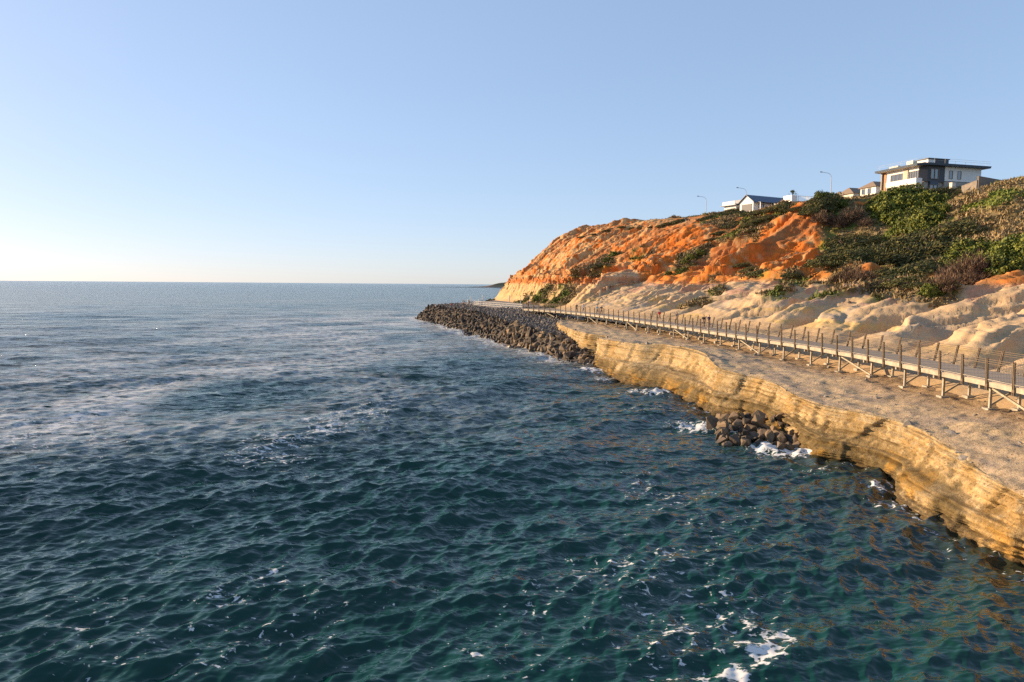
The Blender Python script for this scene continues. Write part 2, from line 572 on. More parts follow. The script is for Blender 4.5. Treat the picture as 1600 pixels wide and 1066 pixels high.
# where plants have taken hold on the bare slopes: px, py, radius m, strength
VEG = [(1165, 345, 6, 1), (1140, 335, 6, 1), (1190, 335, 6, 1), (1215, 325, 5, 1), (1120, 345, 5, 1), (1145, 360, 5, .9), (1175, 362, 4, .8), (1090, 395, 3.4, 1),
       (1075, 405, 3.2, 1), (1062, 416, 2.6, 1), (1100, 385, 2.6, 1), (940, 410, 4.6, .8), (955, 398, 4, .8), (925, 420, 4, .7), (900, 428, 2.5, .6), (1000, 395, 4, .7), (840, 466, 7, 1), (870, 468, 7, 1),
       (815, 468, 4, .9), (1110, 430, 2, .7), (1180, 430, 2.6, .7), (1150, 425, 2.6, .6), (1230, 432, 4, .8), (1120, 456, 2, .7), (1215, 450, 2.6, .9), (1085, 468, 2.5, .8), (1260, 440, 3.6, .8),
       (1320, 435, 4, .9), (1300, 445, 3, .8), (1390, 447, 5, .9), (1455, 455, 3, 1), (1440, 440, 4, .8)]
veg = vegz.copy()
for px, py, r_, st_ in VEG:
    c = HP[hill_at(px, py)]
    d = np.linalg.norm((HP - c) * np.array([1, .6, 1]), axis=-1)
    veg = np.maximum(veg, st_ * (1 - smooth(r_ * .45, r_ * 1.15, d + 2.2 * fbm(HP / 2.5, 3))))
top = smooth(-6, 3, TT - np.interp(YF, [0, 138, 158, 185, 215, 245, 272, 400], [50, 56, 64, 56, 50, 46, 44, 44]) + 4 * warp)
veg = np.clip(np.maximum(veg, top * .95), 0, 1)
# gaps of bare earth in the scrub
veg = veg * smooth(-.55, -.2, fbm(HP / 6, 3) + .35 * (YF < 135) * (TT > 30))


def lerp(a, b, t):
    return a * (1 - t[..., None]) + np.asarray(b) * t[..., None]


n1 = fbm(HP / 7, 4); n2 = fbm(HP / 2.2 + 31, 4); n3 = fbm(HP * np.array([.07, .07, .9]) + 4, 3)
col = np.broadcast_to(np.array([.54, .40, .25]), HP.shape).copy()
zc = HP[..., 2]
# pale foot: greyer tops, yellow and pinkish beds
col = lerp(col, (.42, .35, .27), smooth(.0, .6, n1))
col = lerp(col, (.58, .41, .17), smooth(.15, .5, n3) * (1 - smooth(7.5, 9, zc)) * smooth(4.9, 5.8, zc) * .8)
col = lerp(col, (.47, .27, .19), smooth(8.2, 9.6, zc + n1) * (1 - smooth(10.5, 12, zc)) * smooth(-.1, .4, n2 + n1) * .8)
# orange band and red earth above it
red = smooth(10.4, 12.0, zc + 1.3 * n1)
red = np.where(TT < 20, red * smooth(165, 180, YF), red)
warm = lerp(np.broadcast_to(np.array([.52, .152, .027]), HP.shape), (.50, .285, .13), smooth(-.05, .5, n2 + .6 * n1 + .25 * smooth(170, 215, YF)))
warm = lerp(warm, (.36, .135, .045), smooth(.1, .5, fbm(HP / 4 + 60, 4) - .15) * .8)
warm = lerp(warm, (.50, .33, .165), smooth(165, 225, YF) * smooth(-.45, .2, n2) * .85)
warm = lerp(warm, (.30, .125, .05), smooth(.05, .4, fbm(P3(SS / 9, TT / 14, 66.), 4)) * .75)
col = lerp(col, warm, red)
ob = smooth(10.6, 11.6, zc + .8 * n1) * (1 - smooth(13.2, 15.2, zc + 1.5 * n1)) * (1 - smooth(170, 200, YF)) * smooth(19, 23, TT)
col = lerp(col, (.53, .20, .042), ob * .6)
strat = noise(P3(SS / 60, (zc + .5 * n1) * 1.9, 3.)) + .6 * noise(P3(SS / 25, zc * 4.3, 8.))
col = col * (1 + .42 * np.clip(strat, -.7, .7) * smooth(9, 11, zc) * (1 - smooth(17, 24, zc)))[..., None]
# the cream cliff of the headland with a red bed on top
cr = smooth(160, 180, YF) * (1 - smooth(10.4, 11.2, zc + .4 * n2))
col = lerp(col, (.60, .42, .21), cr * .85)
rb = smooth(150, 185, YF) * smooth(10.6, 11.2, zc + .4 * n2) * (1 - smooth(12.0, 13.2, zc + .6 * n2))
col = lerp(col, (.46, .135, .03), rb * .75)
col = col * (.92 + .10 * red[..., None]) * np.array([1.0, .95, .86])
# ground between the plants
gr = lerp(np.broadcast_to(np.array([.15, .125, .055]), HP.shape), (.10, .145, .022), smooth(-.05, .3, fbm(HP / 8 + 90, 3)))
gr = lerp(gr, (.22, .17, .09), smooth(.1, .5, n2) * .6)
col = lerp(col, gr, veg * .95)
np_mesh('hill', HP, grid_faces(ns, ntt), MAT['bluff'], shade=True, attrs={'tint': col.reshape(-1, 3)})['kind'] = 'structure'

# --- limestone shelf: waterline point and lip point (x, y, height) along the shore
SH = [(21, -15, 23.5, -15, 2.2), (20.2, 8, 22, 8, 2.2), (19.9, 19, 21, 19, 2.25), (19.4, 25.2, 20.3, 26.2, 2.3), (19.0, 27.5, 20.6, 28.5, 2.4), (18.8, 30.8, 21.4, 31.5, 2.55),
      (19.2, 33.5, 21.9, 34.5, 2.75), (20.5, 35.8, 22.2, 36.5, 2.85), (20.5, 37.3, 22.1, 38.3, 2.9), (19.0, 39.6, 21.2, 40.8, 3.0), (18.1, 40.9, 20.2, 43, 3.0), (18.4, 43, 19.6, 45.2, 3.0),
      (19.0, 46.5, 19.6, 47.2, 3.05), (18.9, 49.5, 19.9, 50.9, 3.2), (18.3, 52.5, 19.7, 54.5, 3.25), (17.2, 54.3, 18.6, 56.8, 3.35), (16.2, 56, 18.0, 59, 3.5), (16.2, 58.7, 18.5, 63, 3.65),
      (15.7, 62, 19, 67, 3.9), (15, 64.5, 18.8, 71, 4), (14.8, 68, 18, 74.5, 3.95), (13.6, 69.5, 16.9, 77, 3.9), (12.4, 72, 15.2, 78.3, 3.9), (11.9, 75, 13.9, 80, 3.85),
      (11.3, 79, 12.7, 82.2, 3.8), (10.7, 83, 11.5, 85.5, 3.75), (10.6, 86, 11.1, 88.2, 3.7), (11.6, 88.5, 12.6, 91, 3.65), (12, 91.5, 12.8, 93.5, 3.65), (10.2, 93.5, 11, 95.5, 3.7),
      (9.6, 96, 10.2, 97.6, 3.7), (8.9, 101, 9.4, 103, 3.7), (8.2, 108, 8.8, 110, 3.7), (7.6, 116, 8.2, 119, 3.75), (7.8, 124, 8.5, 127, 3.75), (9.5, 130, 10.3, 131, 3.75), (13, 134, 13.3, 133.2, 3.75), (18, 137, 17.8, 135.5, 3.8)]
SH = np.array(SH)
Wl = SH[:, :2]; Ll = SH[:, 2:4]; Lz = SH[:, 4]
fy = np.clip(Ll[:, 1] + np.interp(Ll[:, 1], [40, 90, 125, 136], [1, 4, 6, 8]), -15, 142)
Ff = np.stack([np.interp(fy, FOOT[:, 1], FOOT[:, 0]) + 2.5, fy + .8], 1)
zf = np.interp(fy, [0, 45, 72, 100, 140], [4.2, 4.4, 4.8, 5.2, 5.2])
zm = np.interp(fy, [0, 45, 140], [3.35, 3.4, 3.6])


def kn(a, zfr):
    return np.concatenate([Wl + a * (Ll - Wl), (zfr * Lz)[:, None]], 1)


knots = [np.concatenate([Wl + .25 * (Wl - Ll) , np.full((len(Wl), 1), -1.6)], 1), kn(0, 0), kn(.10, .24), kn(.30, .43), kn(.60, .52), kn(.80, .86), kn(.93, .97), kn(1.0, 1.0)]
for a, zb in ((.12, .25), (.5, .9), (.72, 1.0)):
    knots.append(np.concatenate([Ll + a * (Ff - Ll), (Lz * (1 - zb) + zm * zb)[:, None]], 1))
knots.append(np.concatenate([Ff, zf[:, None]], 1))
KN = np.stack(knots, 1)                               # (stations, knots, 3)
sk = np.concatenate([[0], np.cumsum(.5 * (np.hypot(*np.diff(Wl, axis=0).T) + np.hypot(*np.diff(Ll, axis=0).T)))])
su = [0.]
while su[-1] < sk[-1]:
    y_ = np.interp(su[-1], sk, SH[:, 1])
    su.append(su[-1] + max(.075, .0026 * max(y_, 22)) * (1 if y_ > 20 else 5))
su = np.clip(np.array(su), 0, sk[-1])
tk = np.array([0, .8, 1.8, 2.4, 3.0, 3.8, 4.5, 5.0, 6.5, 10, 12, 15.])
tu = np.concatenate([np.arange(0, 5.2, .055), np.arange(5.2, 15.01, .14)])
G = pchip(sk, KN, su)
G = pchip(tk, np.moveaxis(G, 1, 0), tu)
G = np.moveaxis(G, 0, 1)
NG = grid_normals(G)
tg = np.broadcast_to(tu[None], G.shape[:2])
face = 1 - smooth(4.3, 5.6, tg)
zg = G[..., 2]
zw = zg + .10 * fbm(G / 6, 2)
bed = .7 * noise(P3(G[..., 1] / 14, zw * 1.6, 2.)) + .5 * noise(P3(G[..., 1] / 6, zw * 3.7, 9.)) + .25 * noise(P3(G[..., 1] / 3, zw * 8., 9.))
lay = noise(P3(G[..., 1] / 16, zw * 6.5, 4.))
d = face * (.17 * bed + .11 * np.tanh(4.0 * lay) + .11 * fbm(G * np.array([.9, .9, 1.6]), 4, 2, .62) + .10 * fbm(G / 5, 2) + .10 * noise(P3(G[..., 1] / 5, zw * 15., 4.)))
crk = ridged(G * np.array([.35, .35, .1]) + 3.3, 2)
d -= face * smooth(.97, 1.1, crk) * .26
rec = noise(P3(G[..., 1] / 7, G[..., 0] / 7, 1.))
for c_, w_, a_ in ((2.75, .13, .24), (1.55, .12, .18), (3.75, .07, .09)):
    d -= a_ * np.exp(-((tg - c_ - .35 * rec) / w_) ** 2) * smooth(-.45, .1, noise(P3(G[..., 1] / 4, c_ * 3 + 0 * tg, 2.)))
topd = (1 - face) * (.075 * fbm(G * np.array([.7, .4, 1]), 4, 2, .55) * smooth(5.0, 6.2, tg) + .14 * fbm(G / 7, 2) + .05 * fbm(G / .5, 2) - .055 * smooth(.75, 1.05, ridged(G * np.array([.5, .3, 0]) + 31, 3)))
plate = fbm(G * np.array([.35, .16, 0]) + 12, 3)
topd += (1 - face) * .12 * (np.floor(plate * 5 + .5 * fbm(G / 1.2, 2)) / 5)
d = d + face * .045 * fbm(G / .3, 2, 2, .7)
d = d + topd * smooth(15, 13.5, tg)
NF = NG * np.stack([np.ones_like(face), np.ones_like(face), 1 - .85 * face], -1)
G = G + NF * d[..., None]
SHP = G
ng = grid_normals(G)
n1 = fbm(G / 3, 4); n2 = fbm(G / .9 + 11, 4)
col = np.broadcast_to(np.array([.52, .375, .19]), G.shape).copy()
col = lerp(col, (.44, .29, .12), smooth(-.1, .45, n1))
col = lerp(col, (.56, .44, .26), smooth(.1, .5, n2) * .6)
n4 = fbm(G / .35 + 3, 3, 2, .7)
zg2 = G[..., 2] + .30 * n1 + .35 * n4
al = smooth(.15, .4, zg2) * (1 - smooth(1.3, 2.0, zg2)) * smooth(-.6, -.05, fbm(G / 4 + 77, 3))
col = lerp(col, (.125, .088, .034), al * .88 * face)
col = lerp(col, (.30, .205, .09), smooth(0, .35, fbm(np.stack([G[..., 1] / 9, G[..., 0] / 9, zg2 * 1.6], -1), 3)) * face * .7)
col = lerp(col, (.46, .25, .05), smooth(0, .3, fbm(G / 2.2 + 40, 3)) * (1 - smooth(.8, 1.5, zg2)) * .7)
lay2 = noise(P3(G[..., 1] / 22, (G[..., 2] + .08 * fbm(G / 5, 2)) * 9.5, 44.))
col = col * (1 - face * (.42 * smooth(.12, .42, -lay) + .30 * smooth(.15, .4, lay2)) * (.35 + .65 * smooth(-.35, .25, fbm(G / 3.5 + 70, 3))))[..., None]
col = lerp(col, (.085, .06, .03), (1 - smooth(.1, .62, zg2)) * .9)
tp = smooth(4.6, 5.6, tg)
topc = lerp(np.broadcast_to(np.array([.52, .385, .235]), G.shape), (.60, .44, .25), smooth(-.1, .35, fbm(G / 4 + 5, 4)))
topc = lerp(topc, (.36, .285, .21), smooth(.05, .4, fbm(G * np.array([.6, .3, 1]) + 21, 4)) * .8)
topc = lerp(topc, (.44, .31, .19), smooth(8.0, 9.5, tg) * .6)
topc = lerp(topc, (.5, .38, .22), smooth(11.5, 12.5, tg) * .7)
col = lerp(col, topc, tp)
col = col * (1 + .22 * np.clip(n4, -1, 1))[..., None]
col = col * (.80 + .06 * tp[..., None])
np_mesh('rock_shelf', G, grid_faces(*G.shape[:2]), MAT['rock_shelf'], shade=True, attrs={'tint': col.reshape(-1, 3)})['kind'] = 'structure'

# --- breakwater core and promenade: waterline, crest, promenade edge, inner edge
BW = np.array([(11.5, 86.5, 13, 92, 1.0, 14, 94, 1.0, 16, 98, 1.0), (9.3, 90.5, 9.9, 96, 1.5, 11, 98, 1.8, 14, 103, 1.8), (7.2, 94.8, 8.3, 101, 2.2, 10, 103, 2.3, 13, 108, 2.3), (5, 100.5, 6.4, 106, 2.8, 9, 110, 2.8, 13, 121, 3.0),
               (3, 106.3, 4, 111, 3.1, 8, 120, 3.0, 14, 132, 3.3), (-1, 117, .5, 124, 3.4, 5.5, 133, 3.3, 15, 141, 4.0), (-6.3, 133.6, -2.4, 136.5, 3.5, 3.0, 147, 4.1, 15.5, 152, 4.5), (-10.5, 147, -5, 151, 3.6, -1.5, 160, 4.25, 14, 163, 4.5),
               (-15.5, 164.3, -9.6, 166, 3.8, -5.5, 176, 4.3, 10.5, 186, 4.5), (-21, 181, -15, 182, 3.9, -11, 195, 4.3, 7.5, 206, 4.5), (-27, 198.3, -22.8, 201.5, 4.0, -16, 208, 4.3, 4.5, 228, 4.4), (-29.2, 206, -24.5, 206.5, 4.0, -18, 215, 4.3, 3, 238, 4.3),
               (-28, 216, -23.5, 212, 4.0, -18, 221, 4.3, .5, 252, 4.3), (-22, 232, -18, 226, 4.0, -15, 231, 4.3, -1, 262, 4.3), (-14, 262, -10, 256, 4.0, -8, 260, 4.2, -2, 275, 4.2), (-13, 300, -9, 298, 4.0, -8, 297, 4.1, -4, 298, 4.1)])
kb = [np.concatenate([1.3 * BW[:, :2] - .3 * BW[:, 2:4], np.full((len(BW), 1), -1.2)], 1), np.concatenate([BW[:, :2], np.zeros((len(BW), 1))], 1),
      np.concatenate([.5 * (BW[:, :2] + BW[:, 2:4]), .55 * BW[:, 4:5]], 1), BW[:, 2:5], BW[:, 5:8], BW[:, 8:11]]
KB = np.stack(kb, 1)
bk = np.concatenate([[0], np.cumsum(np.hypot(*np.diff(BW[:, 2:4], axis=0).T))])
bs = np.arange(0, bk[-1], .5)
bt = np.linspace(0, 5, 90)
BG = np.moveaxis(pchip(np.arange(6.), np.moveaxis(pchip(bk, KB, bs), 1, 0), bt), 0, 1)
BG = BG - np.array([0, 0, .25]) * ((bt > .8) & (bt < 4))[None, :, None]
flat = smooth(4.0, 4.2, bt)[None, :]
BG[..., 2] += .25 * fbm(BG / 1.5, 3) * (1 - flat)
col = lerp(np.broadcast_to(np.array([.09, .075, .06]), BG.shape), (.20, .18, .155), np.broadcast_to(flat, BG.shape[:2]))
np_mesh('breakwater_ground', BG, grid_faces(*BG.shape[:2]), MAT['bluff'], shade=True, attrs={'tint': col.reshape(-1, 3)})['kind'] = 'structure'

# --- the coast far beyond: a low reef and a headland, kilometres away
fx = np.linspace(-330, 700, 260); fyv = np.linspace(0, 1, 40)
HX, HT = np.meshgrid(fx, fyv, indexing='ij')
prof = np.interp(fx, [-330, -275, -255, -150, -120, -80, -62, -45, -15, 60, 120, 200, 320, 700], [0, 0, 1.4, 1.6, 2.8, 5, 10, 15, 18, 21, 23, 25, 28, 45])
prof = prof * (1 + .12 * fbm(P3(fx / 30, fx * 0, 0), 3))
wd = np.interp(fx, [-330, -130, 0, 200, 700], [15, 20, 60, 260, 500])
HZ = prof[:, None] * smooth(0, .45, HT) * (1 - .5 * smooth(.7, 1, HT)) - .6
HZ += .06 * prof[:, None] * fbm(P3(HX / 25, HT * 6), 3)
FH = np.stack([HX, 2150 + HX * .15 + (HT - .2) * wd[:, None], HZ], -1)
fc = lerp(np.broadcast_to(np.array([.33, .22, .15]), FH.shape), (.20, .165, .095), smooth(3.5, 9, HZ + 2 * fbm(FH / 40, 3)))
fc = lerp(fc, (.10, .09, .08), np.broadcast_to((1 - smooth(-140, -60, HX)), HX.shape))
np_mesh('distant_headland', FH, grid_faces(260, 40), MAT['bluff'], shade=True, attrs={'tint': fc.reshape(-1, 3)})['kind'] = 'structure'
# ------------------------------------------------------------------ the sea
def sea_mesh():
    ths = np.arange(R(-58), R(58), .0023)
    rs = [9.0]
    while rs[-1] < 40000:
        r = rs[-1]
        rs.append(r + max(.06, r * r / 7170 * (.5 if r < 350 else .8)) if r < 3000 else r * 1.35)
    rs = np.array(rs)
    dr = np.gradient(rs)
    RR, TH = np.meshgrid(rs, ths, indexing='ij')
    DR = np.broadcast_to(dr[:, None], RR.shape)
    x = RR * np.sin(TH); y = RR * np.cos(TH)
    near = rs < 900
    z = np.zeros_like(x); ox = np.zeros_like(x); oy = np.zeros_like(x)
    r_ = np.random.default_rng(11)
    main = math.atan2(-.80, .60)
    xs, ys = x[near], y[near]
    lost = np.zeros_like(xs); zn = np.zeros_like(xs); xo = np.zeros_like(xs); yo = np.zeros_like(xs)
    sr = DR[near]; st_ = RR[near] * .0023
    ct, sn = np.sin(TH[near]), np.cos(TH[near])
    grp = 1 + .55 * fbm(P3(xs / 22, ys / 22, 8.8), 2)
    for i in range(180):
        lam = .21 * (24 / .21) ** ((i + r_.random()) / 180)
        ang = main + r_.normal() * (.28 if lam > 7 else .42 if lam > 2 else .6)
        k = 2 * math.pi / lam
        ak = .050 if lam < .6 else .056 if lam < 1.5 else .034 if lam < 3 else .021 if lam < 6 else .012
        ak *= r_.uniform(.6, 1.3)
        kx, ky = k * math.cos(ang), k * math.sin(ang)
        kr = kx * ct + ky * sn; kt = kx * sn - ky * ct
        flt = np.exp(-(kr * sr / 3.0) ** 2 - (kt * st_ / 3.0) ** 2)
        phs = kx * xs + ky * ys + r_.random() * 6.283
        lost += ak * ak * (1 - flt * flt)
        a = ak / k * flt * (grp if lam < 6 else 1)
        sphi, cphi = np.sin(phs), np.cos(phs)
        zn += a * cphi
        xo -= .6 * a * kx / k * sphi; yo -= .6 * a * ky / k * sphi
    # slopes too fine for the mesh at that distance blur the mirror instead
    rough = np.full(x.shape, .15); rough[near] = .04 + .11 * np.sqrt(np.clip(lost / .25, 0, 1))
    # shelter and chop close to the shore
    coast = np.concatenate([SH[:26, :2], BW[1:, :2]])
    dmin = np.full(xs.shape, 1e9)
    for a, b in zip(coast[:-1], coast[1:]):
        ab = b - a
        t = np.clip(((xs - a[0]) * ab[0] + (ys - a[1]) * ab[1]) / (ab @ ab), 0, 1)
        dmin = np.minimum(dmin, np.hypot(xs - a[0] - t * ab[0], ys - a[1] - t * ab[1]))
    zn += .12 * np.exp(-dmin / 1.6) * (1 + 2 * fbm(P3(xs / 1.6, ys / 1.6, 2.), 3))
    z[near] = zn; ox[near] = xo; oy[near] = yo
    shore = np.zeros_like(x); shore[near] = np.exp(-dmin / 3.0)
    # foam density: wash along the coast, drift lines running down the shore, loose flecks
    w2 = 5 * fbm(P3(x / 26, y / 40, 1.), 3)
    big = fbm(P3(x / 17, y / 30, 4.), 4)
    lane = .19 * np.exp(-((x + w2 - 7 - .02 * y) / 3.6) ** 2) * smooth(-.35, .25, big) * (y < 75)
    lane += .42 * np.exp(-((x + 1.2 * w2 + 9) / 6.0) ** 2) * smooth(-.6, .2, big) * (1 - smooth(45, 80, y))
    lane += .42 * np.exp(-((x + 1.6 * w2 + 31 + .04 * y) / (7 + .05 * y)) ** 2) * smooth(-.45, .1, big) * (1 - smooth(190, 330, y)) * smooth(34, 50, y)
    lane += .30 * smooth(.1, .5, big) * (1 - smooth(300, 600, RR))
    lane = np.maximum(lane, .47 * np.exp(-((x + 8 + .4 * w2) / 6.5) ** 2 - ((y - 21) / 7.5) ** 2) * smooth(-.75, .25, fbm(P3(x / 5, y / 7, 24.), 3)))
    lane = np.maximum(lane, .21 * np.exp(-((x - 8 + .4 * w2) / 3.5) ** 2 - ((y - 30) / 18) ** 2) * smooth(-.5, .3, fbm(P3(x / 4, y / 7, 34.), 3)))
    dist_bw = shore * 0
    cb = BW[2:12, :2]
    db = np.full(xs.shape, 1e9)
    for a, b in zip(cb[:-1], cb[1:]):
        ab = b - a
        t = np.clip(((xs - a[0]) * ab[0] + (ys - a[1]) * ab[1]) / (ab @ ab), 0, 1)
        db = np.minimum(db, np.hypot(xs - a[0] - t * ab[0], ys - a[1] - t * ab[1]))
    dist_bw[near] = np.exp(-(db / (5.5 + .0 * xs)) ** 2)
    surf = np.zeros_like(x)
    for cx, cy, rad, st2 in ((17.0, 43.2, 2.0, 1.0), (18.2, 41.6, 1.4, .9), (14.6, 50.5, 2.6, .95), (15.6, 47.5, 1.6, .6), (16.8, 38.5, 2.2, .4), (12.3, 66, 3.0, .55), (13.8, 64.5, 1.8, .9), (9.6, 81.5, 2.2, .95), (10.6, 76, 1.6, .7), (12.0, 56, 4.5, .38),
                             (18.3, 32.2, 1.2, .5), (18.9, 34.5, .9, .7), (18.1, 28.6, 1.0, .45), (7.2, 18.7, 1.0, .85), (6.0, 17.6, .6, .95), (8.0, 19.6, .7, .75)):
        surf = np.maximum(surf, st2 * np.exp(-((x - cx) ** 2 + (y - cy) ** 2) / rad ** 2))
    foam = np.maximum.reduce([1.0 * lane, .5 * shore, .8 * dist_bw * smooth(-.5, .2, big + .2), 1.35 * surf])
    scum = np.exp(-((x + 1.6 * w2 + 33 + .05 * y) / (17 + .12 * y)) ** 2) * smooth(-.7, .3, big) * (1 - smooth(190, 330, y)) * smooth(34, 55, y)
    scum = np.maximum(1.6 * scum, .9 * dist_bw)
    scum = np.maximum(scum, .5 * smooth(0, .6, fbm(P3(x / 60, y / 90, 14.), 3)) * smooth(60, 100, RR) * (1 - smooth(300, 600, RR)))
    z += .25 * surf * (1 + 1.5 * fbm(P3(x / .9, y / .9, 3.), 3)) * (y > 25)
    V = np.stack([x + ox, y + oy, z], -1)
    # gentle swell far out keeps the horizon clean
    o = np_mesh('sea', V, grid_faces(*x.shape)[:, ::-1], sea_material(), shade=True, attrs={'foam': np.clip(foam, 0, 1.4).ravel(), 'scum': scum.ravel(), 'blur': rough.ravel(), 'shore': shore.ravel()})
    o['kind'] = 'structure'
    return o


def sea_material():
    t = NT('sea_water')
    co = t.objco()
    # small ripples
    w1 = t.noise(2.3, 2, .5, t.objco((.8, 1.15, 1)), .3)
    w2 = t.noise(.42, 4, .62, t.objco((.75, 1.3, 1)), .2)
    w3 = t.noise(.06, 5, .62, t.objco((.8, 1.4, 1)))
    b1 = t.n('Bump'); b1.inputs['Strength'].default_value = .22; b1.inputs['Distance'].default_value = .16; t.l(w1, b1.inputs['Height'])
    b2 = t.n('Bump'); b2.inputs['Strength'].default_value = .6; b2.inputs['Distance'].default_value = 1.1; t.l(w2, b2.inputs['Height']); t.l(b1.outputs[0], b2.inputs['Normal'])
    b3 = t.n('Bump'); b3.inputs['Strength'].default_value = .8; b3.inputs['Distance'].default_value = 5.0; t.l(w3, b3.inputs['Height']); t.l(b2.outputs[0], b3.inputs['Normal'])
    bl = t.math('MULTIPLY', t.math('SUBTRACT', t.attr('blur'), .055), 12.0, clamp=True)
    t.l(t.math('ADD', .10, t.math('MULTIPLY', bl, .6)), b2.inputs['Strength']); t.l(t.math('MULTIPLY', bl, .9), b3.inputs['Strength'])
    sh = t.attr('shore')
    c = t.mix(t.noise(.05, 3, .5, co), (.002, .025, .021), (.004, .052, .038))
    c = t.mix(t.math('MULTIPLY', sh, .8), c, (.035, .032, .018))
    t.base(c)
    t.b.inputs['IOR'].default_value = 1.333
    t.l(t.attr('blur'), t.b.inputs['Roughness'])
    t.l(b3.outputs[0], t.b.inputs['Normal'])
    # foam: lacy sheets and torn flecks where the foam layer is dense
    f = t.attr('foam')
    wn = t.n('TexNoise'); wn.inputs['Scale'].default_value = 1.3; wn.inputs['Detail'].default_value = 4
    t.l(co, wn.inputs['Vector'])
    mv = t.n('VectorMath', operation='MULTIPLY_ADD'); mv.inputs[1].default_value = (1.1, 1.1, 0); t.l(wn.outputs['Color'], mv.inputs[0]); t.l(co, mv.inputs[2])
    vo = t.n('TexVoronoi', feature='DISTANCE_TO_EDGE'); vo.inputs['Scale'].default_value = 1.5; t.l(mv.outputs[0], vo.inputs['Vector'])
    lace = t.math('SUBTRACT', 1.0, t.math('MULTIPLY', vo.outputs['Distance'], 4.5), clamp=True)
    n1 = t.noise(3.5, 6, .6, t.objco((.75, 1.2, 1)), .8)
    n2 = t.noise(.45, 5, .6, t.objco((1.1, .8, 1)))
    pat = t.math('ADD', n1, t.math('MULTIPLY', lace, .2))
    pat = t.math('ADD', pat, t.math('MULTIPLY', t.math('SUBTRACT', n2, .5), .55))
    thr = t.math('SUBTRACT', .96, t.math('MULTIPLY', f, .46))
    al = t.math('MULTIPLY', t.math('SUBTRACT', pat, thr), 14, clamp=True)
    sc_n = t.noise(.9, 7, .7, t.objco((.7, 1.3, 1)), .5)
    soft = t.math('MULTIPLY', t.attr('scum'), t.math('MULTIPLY', t.math('SUBTRACT', sc_n, .40), 3.2, clamp=True), clamp=True)
    al = t.math('MAXIMUM', al, t.math('MULTIPLY', soft, .8))
    fb = t.n('BsdfDiffuse'); fb.inputs['Color'].default_value = (.72, .72, .70, 1)
    ms = t.n('MixShader'); t.l(t.math('MULTIPLY', al, .86), ms.inputs[0]); t.l(t.b.outputs[0], ms.inputs[1]); t.l(fb.outputs[0], ms.inputs[2])
    t.l(ms.outputs[0], t.t.nodes['Material Output'].inputs[0])
    return t.mat


sea_mesh()
# ------------------------------------------------------------------ the elevated walkway
dk_l = np.concatenate([[0], np.cumsum(np.hypot(*np.diff(DECK, axis=0).T))])


def deck_pt(s):
    """Seaward edge of the deck at distance s along it, and the unit vectors along and across (inland)."""
    def q(v): return pchip(dk_l, DECK, np.atleast_1d(float(v)))[0]
    p = q(min(max(s, 0), dk_l[-1])); a = q(max(s - .6, 0)); b = q(min(s + .6, dk_l[-1]))
    t = (b - a) / np.linalg.norm(b - a)
    return p, t, np.array([t[1], -t[0]])


DW = 3.6
Lw = dk_l[-1]
_gx = np.concatenate([SHP[::2, ::2].reshape(-1, 3), HP[:, ::2][:, :60].reshape(-1, 3), BG[::2, ::2].reshape(-1, 3)])


def ground_z(x, y):
    d = (_gx[:, 0] - x) ** 2 + (_gx[:, 1] - y) ** 2
    k = np.argsort(d)[:6]
    k = k[d[k] < 1.0] if (d[k] < 1.0).any() else k[:1]
    return float(_gx[k, 2].max())


walk = empty('walkway', (float(DECK[0, 0]), float(DECK[0, 1]), 3.5), 0, 'long elevated timber walkway with mesh railings curving along the limestone shelf', 'walkway')
WO = Vector(walk.location)


def V3(p, z):
    return Vector((float(p[0]), float(p[1]), z)) - WO


def swept(name, mat, s0, s1, step, prof, closed=True):
    """A section (across, height) swept along the deck."""
    mb = MB(); n = max(2, int((s1 - s0) / step) + 1)
    vs = []; k = len(prof)
    for i in range(n):
        p, t, c = deck_pt(s0 + (s1 - s0) * i / (n - 1))
        for a, z in prof:
            vs.append(V3(p + c * a, z))
    fs = [(i * k + j, i * k + (j + 1) % k, (i + 1) * k + (j + 1) % k, (i + 1) * k + j) for i in range(n - 1) for j in range(k)]
    fs += [tuple(range(k)), tuple((n - 1) * k + j for j in reversed(range(k)))]
    mb.add(vs, fs)
    return mb.build(name, mat, walk)


swept('deck', MAT['deck'], 0, Lw, 1.0, [(.10, 5.08), (DW - .10, 5.08), (DW - .10, DECK_Z), (.10, DECK_Z)])
swept('edge_beam', MAT['beam'], 0, Lw, 1.0, [(0, 4.88), (.095, 4.88), (.095, 5.16), (0, 5.16)])
swept('edge_beam', MAT['beam'], 0, Lw, 1.0, [(DW - .095, 4.88), (DW, 4.88), (DW, 5.16), (DW - .095, 5.16)])
swept('joist', MAT['leg'], 0, Lw, 1.0, [(.9, 4.84), (1.05, 4.84), (1.05, 5.07), (.9, 5.07)])
swept('joist', MAT['leg'], 0, Lw, 1.0, [(2.55, 4.84), (2.7, 4.84), (2.7, 5.07), (2.55, 5.07)])


def rail_line(name, a, z, r, mat, s0=0, s1=Lw):
    mb = MB()
    pts = []
    n = int((s1 - s0) / 1.1) + 1
    for i in range(n):
        p, t, c = deck_pt(s0 + (s1 - s0) * i / (n - 1))
        pts.append(V3(p + c * a, z))
    mb.tube(pts, r, 5)
    return mb.build(name, mat, walk)


SP = 2.2
nb = int(Lw / SP)
SEA_LEAN, LAND_LEAN = .05, .16


def rail_a(side, z):
    k = (z - DECK_Z) / 1.3
    return -.06 - SEA_LEAN * k if side < 0 else DW + .06 + LAND_LEAN * 1.6 * k


